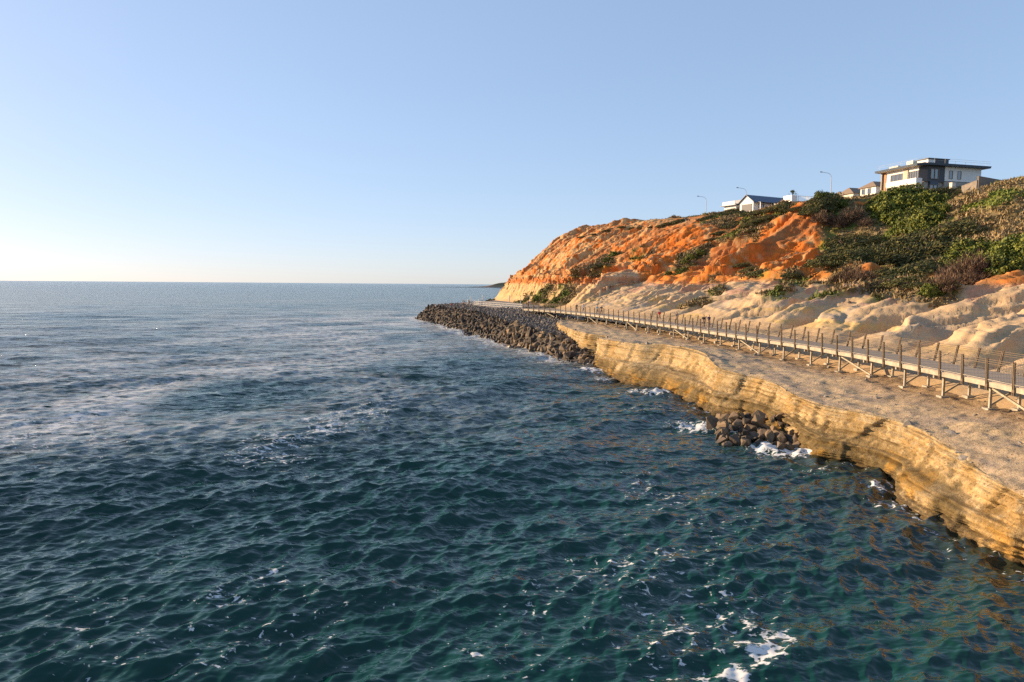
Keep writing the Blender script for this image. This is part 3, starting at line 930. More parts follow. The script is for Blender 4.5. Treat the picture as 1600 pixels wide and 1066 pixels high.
for side in (-1, 1):
    for zr in (1.02, 1.14, 1.26):
        rail_line('rail', rail_a(side, DECK_Z + zr), DECK_Z + zr, .018, MAT['post'])
    rail_line('rail', rail_a(side, DECK_Z + .1), DECK_Z + .1, .022, MAT['beam'])
    # posts: a pair of flats that clasps the beam
    for i in range(nb + 1):
        s = i * SP
        p, t, c = deck_pt(s)
        if side > 0 and p[1] > 108:
            continue
        mb = MB()
        for e in (-.055, .055):
            q0 = p + c * (rail_a(side, 4.72)) + t * e
            q1 = p + c * (rail_a(side, DECK_Z + 1.32)) + t * e
            mb.bar(V3(q0, 4.70), V3(q1, DECK_Z + 1.32), .10, .045, up=(float(t[0]), float(t[1]), 0))
        q1 = p + c * rail_a(side, DECK_Z + 1.2)
        mb.bar(V3(q1 - t * .09, DECK_Z + 1.2), V3(q1 + t * .09, DECK_Z + 1.2), .07, .03)
        q1 = p + c * rail_a(side, 4.95)
        mb.bar(V3(q1 - t * .10, 4.95), V3(q1 + t * .10, 4.95), .09, .16)
        mb.build('post', MAT['post'], walk)
    # infill panels of upright bars, one per bay
    for i in range(nb):
        s = i * SP
        p, t, c = deck_pt(s + SP / 2)
        if side > 0 and p[1] > 108:
            continue
        mb = MB()
        far = p[1]
        stepb = .115 if far < 90 else .16
        n = int((SP - .16) / stepb)
        for j in range(n):
            pp, tt_, cc = deck_pt(s + .1 + (SP - .2) * j / (n - 1))
            lo = pp + cc * rail_a(side, DECK_Z + .12); hi = pp + cc * rail_a(side, DECK_Z + .98)
            mb.bar(V3(lo, DECK_Z + .12), V3(hi, DECK_Z + .98), .011 if far < 70 else .014, .011)
        mb.build('bar_panel', MAT['mesh'], walk)
# legs and braces every second bay
for i in range(0, nb + 1, 2):
    s = i * SP + 1.1
    if s > Lw:
        break
    p, t, c = deck_pt(s)
    feet = []
    for a in (.95, 2.65):
        q = p + c * a
        z0 = ground_z(q[0], q[1])
        mb = MB()
        mb.bar(V3(q, z0 - .25), V3(q, 4.82), .13, .13, up=(float(t[0]), float(t[1]), 0))
        mb.box(*[v for pr in zip(V3(q, 0) - Vector((.28, .28, 0)), V3(q, 0) + Vector((.28, .28, 0))) for v in pr][:4], z0 - .3 - WO.z, z0 + .06 - WO.z)
        mb.build('leg', MAT['leg'], walk)
        feet.append((q, z0))
    mb = MB()
    mb.bar(V3(p + c * .25, 4.72), V3(p + c * (DW - .25), 4.72), .14, .18)
    mb.build('crosshead', MAT['leg'], walk)
    (qa, za), (qb, zb_) = feet
    mb = MB()
    mb.bar(V3(qa + t * .08, za + .15), V3(qb + t * .08, 4.66), .06, .11)
    mb.build('brace', MAT['leg'], walk)
    if i % 8 == 4 and s + 2 * SP < Lw:
        p2, t2, c2 = deck_pt(s + 2 * SP)
        q2 = p2 + c2 * .86
        q1 = p + c * .86
        mb = MB()
        mb.bar(V3(q1, ground_z(*q1) + .12), V3(q2, 4.72), .09, .11)
        mb.build('brace', MAT['beam'], walk)

# --- pale fence along the breakwater promenade, and the bollards and poles beyond it
WF = np.array([at(817, 483.5, 4.35)[:2], at(790, 481.5, 4.3)[:2], at(762, 479, 4.3)[:2], at(738, 477, 4.3)[:2]])
fen = empty('promenade_fence', (float(WF[0][0]), float(WF[0][1]), 4.2), 0, 'pale picket fence on top of the rock breakwater beyond the walkway', 'fence')
FO = Vector(fen.location)
wl = np.concatenate([[0], np.cumsum(np.hypot(*np.diff(WF, axis=0).T))])


def wpt(s):
    return np.array([np.interp(s, wl, WF[:, 0]), np.interp(s, wl, WF[:, 1])])


for s in np.arange(0, wl[-1], 2.4):
    q = wpt(s)
    mb = MB()
    mb.bar(Vector((q[0], q[1], 4.0)) - FO, Vector((q[0], q[1], 5.75)) - FO, .12, .12)
    mb.build('post', MAT['whitefence'], fen)
mb = MB()
for zr in (4.5, 5.0, 5.55):
    mb.tube([Vector((*wpt(s), zr)) - FO for s in np.arange(0, wl[-1], 2.4)], .04, 5)
mb.build('rail', MAT['whitefence'], fen)
mb = MB()
for s in np.arange(0, wl[-1], .24):
    q = wpt(s)
    mb.bar(Vector((q[0], q[1], 4.35)) - FO, Vector((q[0], q[1], 5.6)) - FO, .11, .03)
mb.build('picket', MAT['whitefence'], fen)['kind'] = 'stuff'


def pole(name, px, py, hgt, rad, label, cat, group, mat, zg=4.25):
    q = at(px, py, zg)
    o = empty(name, tuple(map(float, q)), 0, label, cat, group)
    mb = MB(); mb.tube([(0, 0, -.3), (0, 0, hgt)], rad, 8)
    mb.build('shaft', mat, o)
    mb = MB(); mb.tube([(0, 0, hgt), (0, 0, hgt + .1)], [rad * 1.25, rad * .7], 8)
    mb.build('cap', mat, o)
    return o


for i, (px, py, hgt) in enumerate([(735, 476, 2.3), (731, 476, 1.5), (741, 477, 1.4), (748, 476.5, 1.6), (754, 477.5, 3.0)]):
    pole('bollard', px, py, hgt, .13, 'slim pale upright post in the cluster on the breakwater end', 'post', 'posts in a cluster on the breakwater', MAT['whitefence'])
pole('bollard', 744.5, 477.2, 1.1, .15, 'short stubby pale post in the middle of the breakwater cluster', 'post', 'posts in a cluster on the breakwater', MAT['whitefence'])
for px, py, hgt, lb in [(796, 478.5, 2.9, 'thin grey pole behind the pale promenade fence, farthest from the walkway'), (813.5, 479, 3.0, 'thin grey pole just where the pale fence meets the walkway'), (828, 479.5, 3.0, 'pale pole behind the walkway railing near its bend')]:
    pole('lighting_pole', px, py, hgt, .09, lb, 'pole', 'poles along the promenade', MAT['lampgrey'], 4.5)
# ------------------------------------------------------------------ houses and street furniture on the cliff top
def uv_axes(o, u):
    a = math.atan2(u[1], u[0])
    o.rotation_euler = (0, 0, a)


# --- the modern white house: local x runs along the shaded side, y back along the seaward side
bh = empty('clifftop_house', (91.8, 155.5, 32.0), math.atan2(.26, .965), 'large white two-storey flat-roofed modern house with dark corner on the cliff top', 'house')
Wd, Ln, Ht = 16.4, 11.6, 6.0


def part(name, mat, fn, parent=bh):
    mb = MB(); fn(mb)
    return mb.build(name, mat, parent)


def win(parent, face, a0, a1, z0, z1, mull=1, depth=.12, transom=None):
    """A window on the shaded side ('x', y = 0) or the seaward side ('y', x = 0): frame with panes behind it."""
    fr = MB(); gl = MB()
    n = mull + 1
    t = .07

    def bx(m, p0, p1, q0, q1, d0, d1):
        if face == 'x': m.box(p0, p1, -d1, -d0, q0, q1)
        else: m.box(-d1, -d0, p0, p1, q0, q1)
    bx(fr, a0, a1, z0, z0 + t, .004, depth); bx(fr, a0, a1, z1 - t, z1, .004, depth)
    for i in range(n + 1):
        c = a0 + (a1 - a0) * i / n
        c0 = min(max(c - t / 2, a0), a1 - t)
        bx(fr, c0, c0 + t, z0 + t, z1 - t, .004, depth)
    if transom:
        bx(fr, a0 + t, a1 - t, transom, transom + .08, .004, depth * .9)
    bx(gl, a0 + .02, a1 - .02, z0 + .02, z1 - .02, .008, .035)
    f = fr.build('window', MAT['frame'], parent)
    gl.build('pane', MAT['glass'], f)
    return f


part('upper_wall', MAT['white'], lambda m: m.add([(0, 1.2, 2.6), (1.2, 0, 2.6), (Wd, 0, 2.6), (Wd, Ln, 2.6), (0, Ln, 2.6), (0, 1.2, 5.75), (1.2, 0, 5.75), (Wd, 0, 5.75), (Wd, Ln, 5.75), (0, Ln, 5.75)],
     [(4, 3, 2, 1, 0), (5, 6, 7, 8, 9), (0, 1, 6, 5), (1, 2, 7, 6), (2, 3, 8, 7), (3, 4, 9, 8), (4, 0, 5, 9)]))
part('lower_wall', MAT['stone'], lambda m: m.box(.8, Wd - .3, .4, Ln, -3.5, 2.6))
part('dark_cladding', MAT['dark_clad'], lambda m: (m.box(1.2, 5.9, -.10, .0, 2.3, 5.75), m.add([(-.1, 1.15, 2.3), (1.15, -.1, 2.3), (1.2, 0, 2.3), (0, 1.2, 2.3), (-.1, 1.15, 5.75), (1.15, -.1, 5.75), (1.2, 0, 5.75), (0, 1.2, 5.75)],
     [(0, 1, 5, 4), (0, 3, 2, 1), (4, 5, 6, 7), (1, 2, 6, 5), (3, 0, 4, 7)])))
part('stone_band', MAT['stone'], lambda m: m.box(5.9, Wd - .2, -.12, .38, 1.3, 2.45))
part('lower_cladding', MAT['white'], lambda m: m.box(5.9, Wd - .3, -.06, .39, -3, 1.3))
rf = part('roof', MAT['roof_edge'], lambda m: m.add([(-1.6, .2, 5.75), (.2, -1.3, 5.75), (Wd + 1.2, -1.3, 5.75), (Wd + 1.2, Ln + .8, 5.75), (-1.6, Ln + .8, 5.75), (-1.7, .1, 6.2), (.2, -1.4, 6.2), (Wd + 1.3, -1.4, 6.2), (Wd + 1.3, Ln + .9, 6.2), (-1.7, Ln + .9, 6.2)],
     [(4, 3, 2, 1, 0), (5, 6, 7, 8, 9), (0, 1, 6, 5), (1, 2, 7, 6), (2, 3, 8, 7), (3, 4, 9, 8), (4, 0, 5, 9)]))
part('soffit', MAT['soffit'], lambda m: m.box(-1.5, -.05, .4, Ln + .7, 5.70, 5.746), rf)
pent = part('rooftop_room', MAT['white'], lambda m: m.box(2.6, 8.2, 1.4, 5.5, 6.35, 7.55))
part('cladding', MAT['dark_clad'], lambda m: m.box(4.6, 8.3, 1.3, 1.396, 6.36, 7.6), pent)
part('cap', MAT['dark_clad'], lambda m: m.box(2.3, 8.5, 1.1, 5.7, 7.6, 7.75), pent)
part('air_unit', MAT['cream'], lambda m: (m.box(.2, 1.4, 3.2, 5.0, 6.35, 7.4), m.box(-.6, .1, 6.6, 9.2, 6.35, 6.75)))
part('side_fin', MAT['stone'], lambda m: m.box(-.5, -.0, Ln - .2, Ln + .1, -2, 5.69))
part('timber_panel', MAT['timber'], lambda m: m.box(-.12, -.004, Ln - 1.1, Ln - .25, -.5, 5.69))
rl = MB()
for x in np.arange(-1, Wd + 1.4, 2.9):
    rl.tube([(x, -1.0, 6.2), (x, -1.0, 7.3)], .022, 5)
for y in np.arange(2, Ln + .5, 3.1):
    rl.tube([(-1.3, y, 6.2), (-1.3, y, 7.3)], .022, 5)
for z in (6.85, 7.28):
    rl.tube([(-1.3, Ln + .4, z), (-1.3, .5, z), (.2, -1.0, z), (Wd + 1.4, -1.0, z)], .018, 5)
rl.build('roof_railing', MAT['galv'], bh)
bal = part('balcony', MAT['white'], lambda m: (m.box(-1.7, -1.5, .2, 8.8, 1.95, 3.0), m.box(-1.5, -.0, .2, .4, 1.95, 3.0), m.box(-1.6, 0, .2, 8.8, 1.75, 1.95)))
part('balcony_post', MAT['cream'], lambda m: m.box(-1.45, -1.15, .5, .8, -3, 1.748))
part('balcony_post', MAT['cream'], lambda m: m.box(-1.45, -1.15, 5.0, 5.3, -3, 1.748))
part('recess', MAT['soffit'], lambda m: m.box(-.22, -.004, 4.1, 5.3, 2.65, 5.6))
win(bh, 'y', 5.7, 9.2, 3.3, 4.9, 2)
win(bh, 'y', 1.3, 3.9, 3.0, 4.9, 3)
win(bh, 'x', 7.2, 8.2, 3.1, 4.95, 0)
win(bh, 'x', 9.6, 10.6, 3.1, 4.95, 0)
tw = win(bh, 'x', 1.9, 4.1, 2.9, 5.1, 1, .18)
tw.location = (0, -.104, 0)
win(bh, 'x', 1.9, 4.1, -.6, 1.6, 1, .18)
part('spandrel', MAT['roof_edge'], lambda m: m.box(1.9, 4.1, -.2, .39, 1.6, 2.3))
f2 = win(bh, 'y', 1.5, 4.6, -.9, 1.4, 2); f2.location = (.78, 0, 0)
f3 = win(bh, 'y', 5.6, 9.6, -.9, 1.4, 3); f3.location = (.78, 0, 0)

# --- retaining wall at the right of the house
q0 = atd(1504, 291, 146); q1 = atd(1528, 281, 138); q2 = atd(1585, 280, 146)
rw = empty('garden_wall', (float(q1[0]), float(q1[1]), 32.), 0, 'brown corner wall on the hillside right of the white house', 'wall')
mb = MB(); b = Vector(rw.location)
for a_, c_ in ((q0, q1), (q1, q2)):
    a_ = Vector(map(float, a_)) - b; c_ = Vector(map(float, c_)) - b
    mb.bar(Vector((a_.x, a_.y, (a_.z + c_.z) / 2 - 2.2)), Vector((c_.x, c_.y, (a_.z + c_.z) / 2 - 2.2)), .35, 4.2)
mb.build('wall_panel', MAT['blockwall'], rw)
mb = MB()
for a_, c_ in ((q0, q1), (q1, q2)):
    a_ = Vector(map(float, a_)) - b; c_ = Vector(map(float, c_)) - b
    mb.bar(Vector((a_.x, a_.y, (a_.z + c_.z) / 2 - .06)), Vector((c_.x, c_.y, (a_.z + c_.z) / 2 - .06)), .42, .1)
mb.build('coping', MAT['blockwall'], rw)
# a pale utility box among the scrub
q = HP[hill_at(1485, 297)]
ub = empty('utility_box', (float(q[0]), float(q[1]), float(q[2]) - .1), .3, 'small cream utility box on a post in the scrub below the white house', 'box')
mb = MB(); mb.box(-.5, .5, -.35, .35, .5, 1.7); mb.build('cabinet', MAT['cream'], ub)
mb = MB(); mb.box(-.56, .56, -.41, .41, 1.7, 1.8); mb.build('lid', MAT['cream'], ub)
mb = MB(); mb.box(-.2, .2, -.2, .2, -.4, .5); mb.build('post', MAT['leg'], ub)


def gable_house(name, loc, rz, w, l, wall_h, roof_h, wall_m, roof_m, label, extras=None, hip=0.0):
    """A house whose gable faces local -x; l runs along local x."""
    o = empty(name, loc, rz, label, 'house', 'houses along the cliff top')
    part('wall', wall_m, lambda m: m.add([(0, 0, -3), (l, 0, -3), (l, w, -3), (0, w, -3), (0, 0, wall_h), (l, 0, wall_h), (l, w, wall_h), (0, w, wall_h)] + ([(0, w / 2, wall_h + roof_h), (l, w / 2, wall_h + roof_h)] if not hip else []),
         [(0, 3, 2, 1), (0, 1, 5, 4), (2, 3, 7, 6)] + ([(3, 0, 4, 8, 7), (1, 2, 6, 9, 5), (4, 5, 9, 8), (8, 9, 6, 7)] if not hip else [(3, 0, 4, 7), (1, 2, 6, 5), (4, 5, 6, 7)])), o)
    e = .45
    zl = wall_h - e * roof_h / (w / 2) + .02
    h = hip
    th = .14
    part('roof', roof_m, lambda m: m.add([(-e, -e, zl), (l + e, -e, zl), (l + e, w + e, zl), (-e, w + e, zl), (-e + h, w / 2, wall_h + roof_h + .04), (l + e - h, w / 2, wall_h + roof_h + .04),
                                          (-e, -e, zl + th), (l + e, -e, zl + th), (l + e, w + e, zl + th), (-e, w + e, zl + th), (-e + h, w / 2, wall_h + roof_h + .04 + th), (l + e - h, w / 2, wall_h + roof_h + .04 + th)],
         [(6, 7, 11, 10), (8, 9, 10, 11), (0, 4, 5, 1), (2, 5, 4, 3), (0, 1, 7, 6), (2, 3, 9, 8)] + ([(9, 6, 10), (7, 8, 11), (0, 3, 4), (1, 5, 2), (3, 0, 6, 9), (1, 2, 8, 7)] if h else [(0, 6, 10, 4), (4, 10, 9, 3), (1, 5, 11, 7), (5, 2, 8, 11)])), o)
    return o


def at_loc(px, py, d):
    q = atd(px, py, d)
    return (float(q[0]), float(q[1]), float(q[2]))


# neighbour with a hipped tan roof just left of the white house
h1 = gable_house('villa', at_loc(1374, 304, 172), R(105), 5.2, 8, 2.4, 1.3, MAT['white'], MAT['roof_tan'], 'white house with hipped tan roof close beside the modern house', hip=1.8)
h1.rotation_euler = (0, 0, R(15))
h1.location = at_loc(1368, 305, 176)
for y0 in (1.6, 3.6):
    f = win(h1, 'y', y0, y0 + 1.1, .6, 2.0, 0)
h2 = gable_house('cottage', at_loc(1333, 311, 196), R(15), 6, 9, 1.8, 1.6, MAT['cream'], MAT['roof_tan'], 'low brown-roofed cottage half hidden behind the cliff-top bushes', hip=1.5)
h3 = gable_house('cottage', at_loc(1316, 313, 205), R(15), 5, 6, 1.5, 1.2, MAT['white'], MAT['roof_tan'], 'smallest pale cottage between the tall street lamp and the brown-roofed cottage', hip=1.2)
# the gabled house with a long blue roof
h4 = gable_house('gabled_house', at_loc(1177, 323, 200), R(27), 5.2, 16.5, 1.6, 1.9, MAT['white'], MAT['roof_blue'], 'white gabled house with a long dark blue sheet roof')
mb = MB(); mb.box(-.1, 0, .6, 4.4, -1, .9); mb.build('garage_opening', MAT['dark_clad'], h4)
mb = MB(); mb.box(.5, 12, -2.2, 0, 1.15, 1.27); mb.build('verandah_roof', MAT['roof_blue'], h4)
for x in (.6, 6, 11.6):
    part('verandah_post', MAT['white'], lambda m: m.box(x, x + .2, -2.1, -1.9, -2, 1.15), h4)
win(h4, 'x', 2.0, 4.2, -.2, 1.0, 1); win(h4, 'x', 7.5, 9.6, -.2, 1.0, 1)
# low flat-roofed house at the left
h5 = empty('flat_house', at_loc(1150, 326, 212), R(27), 'low white house with a dark skillion roof, leftmost on the cliff top', 'house', 'houses along the cliff top')
part('wall', MAT['white'], lambda m: m.box(0, 8, 0, 5, -3, 1.0), h5)
part('roof', MAT['roof_blue'], lambda m: m.add([(-1, -1, 1.0), (9, -1, 1.7), (9, 6, 1.7), (-1, 6, 1.0), (-1, -1, 1.15), (9, -1, 1.85), (9, 6, 1.85), (-1, 6, 1.15)], [(0, 3, 2, 1), (4, 5, 6, 7), (0, 1, 5, 4), (1, 2, 6, 5), (2, 3, 7, 6), (3, 0, 4, 7)]), h5)
part('parapet', MAT['white'], lambda m: m.box(-.6, -.4, 0, 5.2, 1.2, 2.3), h5)
part('upper_roof', MAT['roof_blue'], lambda m: m.box(2.5, 8.5, .5, 5, 1.9, 2.9), h5)
win(h5, 'x', 1.0, 3.4, -.6, .7, 1)
# cream flat house with a glazed balcony at the right of the gable
h6 = empty('terrace_house', at_loc(1234, 322, 190), R(20), 'cream flat-roofed house with a pale balcony under the palm', 'house', 'houses along the cliff top')
part('wall', MAT['cream'], lambda m: m.box(0, 8, 0, 6, -3, 1.3), h6)
part('stair_tower', MAT['white'], lambda m: m.box(.4, 2.2, -.2, 3, 1.3, 3.0), h6)
bl = part('balcony', MAT['white'], lambda m: (m.box(2.2, 9, -.6, -.45, 2.75, 2.85), m.box(2.2, 9.2, -.7, 4, 1.3, 1.45), m.box(2.2, 2.3, -.6, -.45, 1.45, 2.75), m.box(5.4, 5.5, -.6, -.45, 1.45, 2.75), m.box(8.8, 8.9, -.6, -.45, 1.45, 2.75)), h6)
part('balustrade', MAT['cream'], lambda m: [m.box(x, x + .05, -.55, -.5, 1.45, 2.75) for x in np.arange(2.4, 8.8, .3)], bl)
part('awning', MAT['white'], lambda m: m.box(-1.4, 0, -.5, 3, .6, .75), h6)
win(h6, 'x', 3.5, 6.2, -.6, .8, 1)


# --- street lamps
def street_lamp(px, pyb, d, hgt, label):
    q = atd(px, pyb, d)
    o = empty('street_lamp', (float(q[0]), float(q[1]), float(q[2])), R(185), label, 'street lamp', 'street lamps along the cliff-top road')
    mb = MB()
    mb.tube([(0, 0, -3), (0, 0, 0), (0, 0, hgt - 1.6)], [.11, .10, .075], 8)
    mb.build('pole', MAT['lampgrey'], o)
    pts = [(0, 0, hgt - 1.6)]
    for k in range(1, 7):
        a = k / 6 * math.pi / 2
        pts.append((1.25 * (1 - math.cos(a)), 0, hgt - 1.6 + 1.25 * math.sin(a)))
    pts.append((2.5, 0, hgt - .18))
    mb = MB(); mb.tube(pts, .055, 7); mb.build('arm', MAT['lampgrey'], o)
    mb = MB(); mb.tube([(2.4, 0, hgt - .18), (2.75, 0, hgt - .14), (3.15, 0, hgt - .14)], [.07, .14, .1], 8)
    mb.build('lamp_head', MAT['lamphead'], o)
    return o


street_lamp(1298, 303, 178, 5.6, 'tallest-looking street lamp, just left of the white modern house')
street_lamp(1165.5, 325, 205, 6.0, 'street lamp rising in front of the dark skillion-roofed house')
street_lamp(1103, 334, 225, 5.7, 'street lamp standing farthest along the bare cliff top')

# --- the palm by the terrace house
pq = at_loc(1238, 308, 208)
pt = empty('palm_tree', (pq[0], pq[1], pq[2] - 3.5), 0, 'lone palm with a round fan crown behind the cream balcony house', 'palm')
mb = MB(); mb.tube([(0, 0, -1), (.1, 0, 2), (.05, .05, 4.0)], [.28, .22, .2], 9); mb.build('trunk', MAT['twig'], pt)
mb = MB()
rp = random.Random(5)
for i in range(46):
    a = rp.uniform(0, 6.28); el = rp.uniform(-.7, 1.35); L = rp.uniform(1.4, 1.95)
    d = Vector((math.cos(a) * math.cos(el), math.sin(a) * math.cos(el), math.sin(el)))
    b0 = Vector((.05, .05, 4.1)); m0 = b0 + d * L * .55; tip = b0 + d * L + Vector((0, 0, -.25))
    sd = d.cross(Vector((0, 0, 1))).normalized()
    up = sd.cross(d)
    for k in range(7):
        f = (k - 3) / 3
        e1 = m0 + (sd * f * .5 + d * (1 - abs(f) * .35) * L * .45) + up * .05 - Vector((0, 0, .12 * abs(f)))
        wv = (sd * math.cos(f) + d * .2) * .13
        mb.add([m0 - wv, m0 + wv, e1], [(0, 1, 2)])
    mb.add([b0 - sd * .03, b0 + sd * .03, m0 + sd * .02, m0 - sd * .02], [(0, 1, 2, 3)])
cr = mb.build('crown', MAT['palm'], pt)
a_ = cr.data.attributes.new('tone', 'FLOAT', 'POINT')
a_.data.foreach_set('value', np.random.default_rng(2).random(len(cr.data.vertices)).astype(np.float32))

# --- a sign post on the bare cliff top
q = HP[hill_at(1070, 346)]
sg = empty('cliff_sign', (float(q[0]), float(q[1]), float(q[2]) - .1), .4, 'small sign board on a post at the cliff edge beside the walker', 'sign')
mb = MB(); mb.tube([(0, 0, -.3), (0, 0, 1.6)], .05, 6); mb.build('post', MAT['lampgrey'], sg)
mb = MB(); mb.box(-.4, .4, -.03, .03, 1.1, 1.6); mb.build('board', MAT['dark_clad'], sg)
# ------------------------------------------------------------------ plants
def tint_leaf_material(name):
    t = NT(name)
    n_ = t.noise(2.0, 3, .5, t.n('NewGeometry').outputs['Position'])
    hs = t.n('HueSaturation'); t.l(t.attr('tint', 'Color'), hs.inputs['Color']); t.l(t.math('ADD', .55, t.math('MULTIPLY', n_, .9)), hs.inputs['Value'])
    t.base(hs.outputs[0])
    return t.set(.75, .2)


MAT['scrub'] = tint_leaf_material('scrub_leaf')


def unit(v):
    return v / (np.linalg.norm(v, axis=-1, keepdims=True) + 1e-9)


def leaf_quads(C, D, U, L, Wd_):
    """Diamond leaves at C, along D, with width direction U."""
    a = C - D * L[:, None] * .5; b = C + D * L[:, None] * .5
    m0 = C + U * Wd_[:, None] * .5 - D * L[:, None] * .05; m1 = C - U * Wd_[:, None] * .5 - D * L[:, None] * .05
    V = np.stack([a, m0, b, m1], 1).reshape(-1, 3)
    return V, np.arange(len(V)).reshape(-1, 4)


def crown_mesh(seed, size, n, leaf, style):
    r_ = np.random.default_rng(seed)
    d = unit(r_.normal(size=(n, 3)))
    d[:, 2] = np.abs(d[:, 2]) * 1.0 - .12
    d = unit(d)
    lump = 1 + .55 * fbm(d * 1.7 + seed, 3)
    rad = (.50 + .5 * r_.random(n) ** .45) * lump
    if style == 'twig':
        rad = r_.random(n) ** .6 * lump
    C = d * rad[:, None] * np.array(size)
    C[:, 2] += .05
    if style == 'wind':                        # combed by the sea wind: low towards the sea, rising inland
        C[:, 2] *= .62 + .5 * (C[:, 0] / size[0] * .5 + .5)
        C[:, 0] += C[:, 2] * .55
    nr = unit(d + .9 * r_.normal(size=(n, 3)))
    D = unit(np.cross(nr, r_.normal(size=(n, 3))))
    if style == 'twig':
        D = unit(d * np.array([.7, .7, 1.4]) + .35 * r_.normal(size=(n, 3)))
    if style == 'wind':
        D = unit(D * .7 + np.array([.7, 0, .35]))
    U = unit(np.cross(D, nr + .01))
    L = leaf * r_.uniform(.7, 1.5, n); W_ = L * (.55 if style == 'leafy' else .3 if style == 'wind' else .10)
    V, F_ = leaf_quads(C, D, U, L, W_)
    tone = np.repeat(np.clip(r_.normal(.5, .22, n) + .5 * fbm(C * 1.3 / max(size) * 2 + 5, 2), 0, 1), 4)
    return V, F_, tone


def make_shrub(name, seed, size, n, leaf, style, mat, label, cat='shrub'):
    o = empty(name, (0, 0, 0), 0, label, cat)
    V, F_, tone = crown_mesh(seed, size, n, leaf, style)
    np_mesh('foliage', V, F_, mat, o, attrs={'tone': tone})
    mb = MB(); r_ = random.Random(seed)
    for k in range(6):
        a = r_.uniform(0, 6.28); e = r_.uniform(.35, .7)
        p1 = Vector((math.cos(a) * size[0] * e * .5, math.sin(a) * size[1] * e * .5, size[2] * .35)); p2 = Vector((math.cos(a) * size[0] * e, math.sin(a) * size[1] * e, size[2] * .75))
        mb.tube([(0, 0, -.4), p1, p2], [.07, .05, .02], 5)
    mb.build('stems', MAT['twig'], o)
    return o


SHRUB = {'green': [make_shrub('green_bush', 21 + k, (1.25, 1.15, 1.0), 4200, .15, 'leafy', MAT['leaf_green'], 'x') for k in range(3)],
         'olive': [make_shrub('windswept_shrub', 41 + k, (1.5, 1.1, .85), 4600, .16, 'wind', MAT['leaf_olive'], 'x') for k in range(3)],
         'twig': [make_shrub('twiggy_shrub', 61 + k, (1.2, 1.1, 1.1), 2200, .34, 'twig', MAT['leaf_brown'], 'x') for k in range(2)]}
_used = set()
rs_ = random.Random(9)


def shrub(kind, px, py, r, label, group, squash=1.0, sink=.25):
    """A shrub of about r metres radius growing where the photograph shows it."""
    p = HP[hill_at(px, py)]
    if group in ('windswept mounds in the gully', 'wind-combed shrubs in the hollow', 'shrubs on the edge of the brown spur'):
        r *= 1.45; squash *= 1.3
    if group in ('green thicket below the white house', 'bushes on the shoulder above the red landslip', 'green bushes on the grassy terrace', 'dark bushes beside the twiggy thicket'):
        r *= 1.22; squash *= 1.12
    lst = SHRUB[kind]; k = rs_.randrange(len(lst)); src = lst[k]
    if (kind, k) in _used:
        o = copy_tree(src)
    else:
        o = src; _used.add((kind, k))
    o['label'] = label; o['group'] = group
    s = r / 1.25
    o.scale = (s * rs_.uniform(.9, 1.15), s * rs_.uniform(.9, 1.15), s * squash * 1.12 * rs_.uniform(.85, 1.1))
    o.rotation_euler = (0, 0, rs_.uniform(-.5, .5) + (0 if kind == 'olive' else rs_.uniform(0, 6)))
    o.location = (float(p[0]), float(p[1]), float(p[2]) - sink * s)
    return o


# the dense green thicket under the white house
for px, py, r in [(1378, 322, 3.0), (1396, 313, 2.8), (1415, 312, 2.8), (1434, 313, 2.6), (1386, 335, 3.0), (1405, 329, 3.2), (1424, 330, 3.2), (1443, 326, 3.0), (1460, 322, 2.6), (1397, 345, 2.6), (1417, 346, 3.0), (1437, 345, 2.8), (1455, 340, 2.8), (1427, 358, 2.6), (1446, 357, 2.2), (1468, 335, 2.0)]:
    shrub('green', px, py, r, 'bright green leafy bush in the thick clump below the white house', 'green thicket below the white house', .95)
for px, py, r in [(1410, 302, 2.0), (1450, 303, 2.2), (1476, 312, 2.4), (1470, 300, 1.8), (1490, 303, 1.8), (1500, 298, 1.6)]:
    shrub('olive', px, py, r, 'dark scrubby bush along the foot of the white house', 'bushes at the foot of the white house')
# bushes on the shoulder left of the gully
for px, py, r in [(1270, 313, 1.5), (1281, 306, 1.5), (1275, 322, 2.4), (1290, 313, 2.0), (1262, 330, 2.0), (1300, 311, 1.6), (1312, 318, 1.6)]:
    shrub('green' if (px % 4 < 2) else 'olive', px, py, r, 'rounded bush on the shoulder at the top of the red landslip', 'bushes on the shoulder above the red landslip')
for px, py, r in [(1326, 343, 2.4), (1338, 339, 2.2), (1316, 351, 1.8), (1300, 347, 1.8), (1283, 342, 2.0), (1350, 350, 1.5)]:
    shrub('twig', px, py, r, 'bare grey-brown twiggy shrub between the red landslip and the green thicket', 'twiggy shrubs beside the green thicket', 1.15)
for px, py, r in [(1335, 385, 3.2), (1318, 378, 2.6), (1305, 397, 2.8), (1352, 378, 2.6), (1327, 404, 2.4), (1292, 408, 2.0)]:
    shrub('olive', px, py, r, 'low windswept mound of scrub on the slope below the twiggy shrubs', 'windswept mounds in the gully', .8)
for px, py, r in [(1364, 398, 2.2), (1352, 402, 2.0), (1408, 385, 2.8), (1395, 393, 2.6), (1382, 402, 2.2), (1421, 378, 2.4)]:
    shrub('olive', px, py, r, 'smooth wind-combed shrub in the hollow of the gully', 'wind-combed shrubs in the hollow', .8)
for px, py, r in [(1450, 398, 3.2), (1464, 385, 3.2), (1478, 372, 3.0), (1436, 412, 2.6), (1425, 424, 2.2), (1492, 360, 2.8), (1505, 349, 2.6)]:
    shrub('olive', px, py, r, 'olive wind-combed shrub on the edge of the brown spur', 'shrubs on the edge of the brown spur', .75)
for px, py, r in [(1508, 402, 2.2), (1520, 396, 2.2), (1532, 400, 2.0), (1495, 408, 1.8), (1545, 396, 1.8)]:
    shrub('green', px, py, r, 'fresh green bush on the grassy terrace of the right slope', 'green bushes on the grassy terrace')
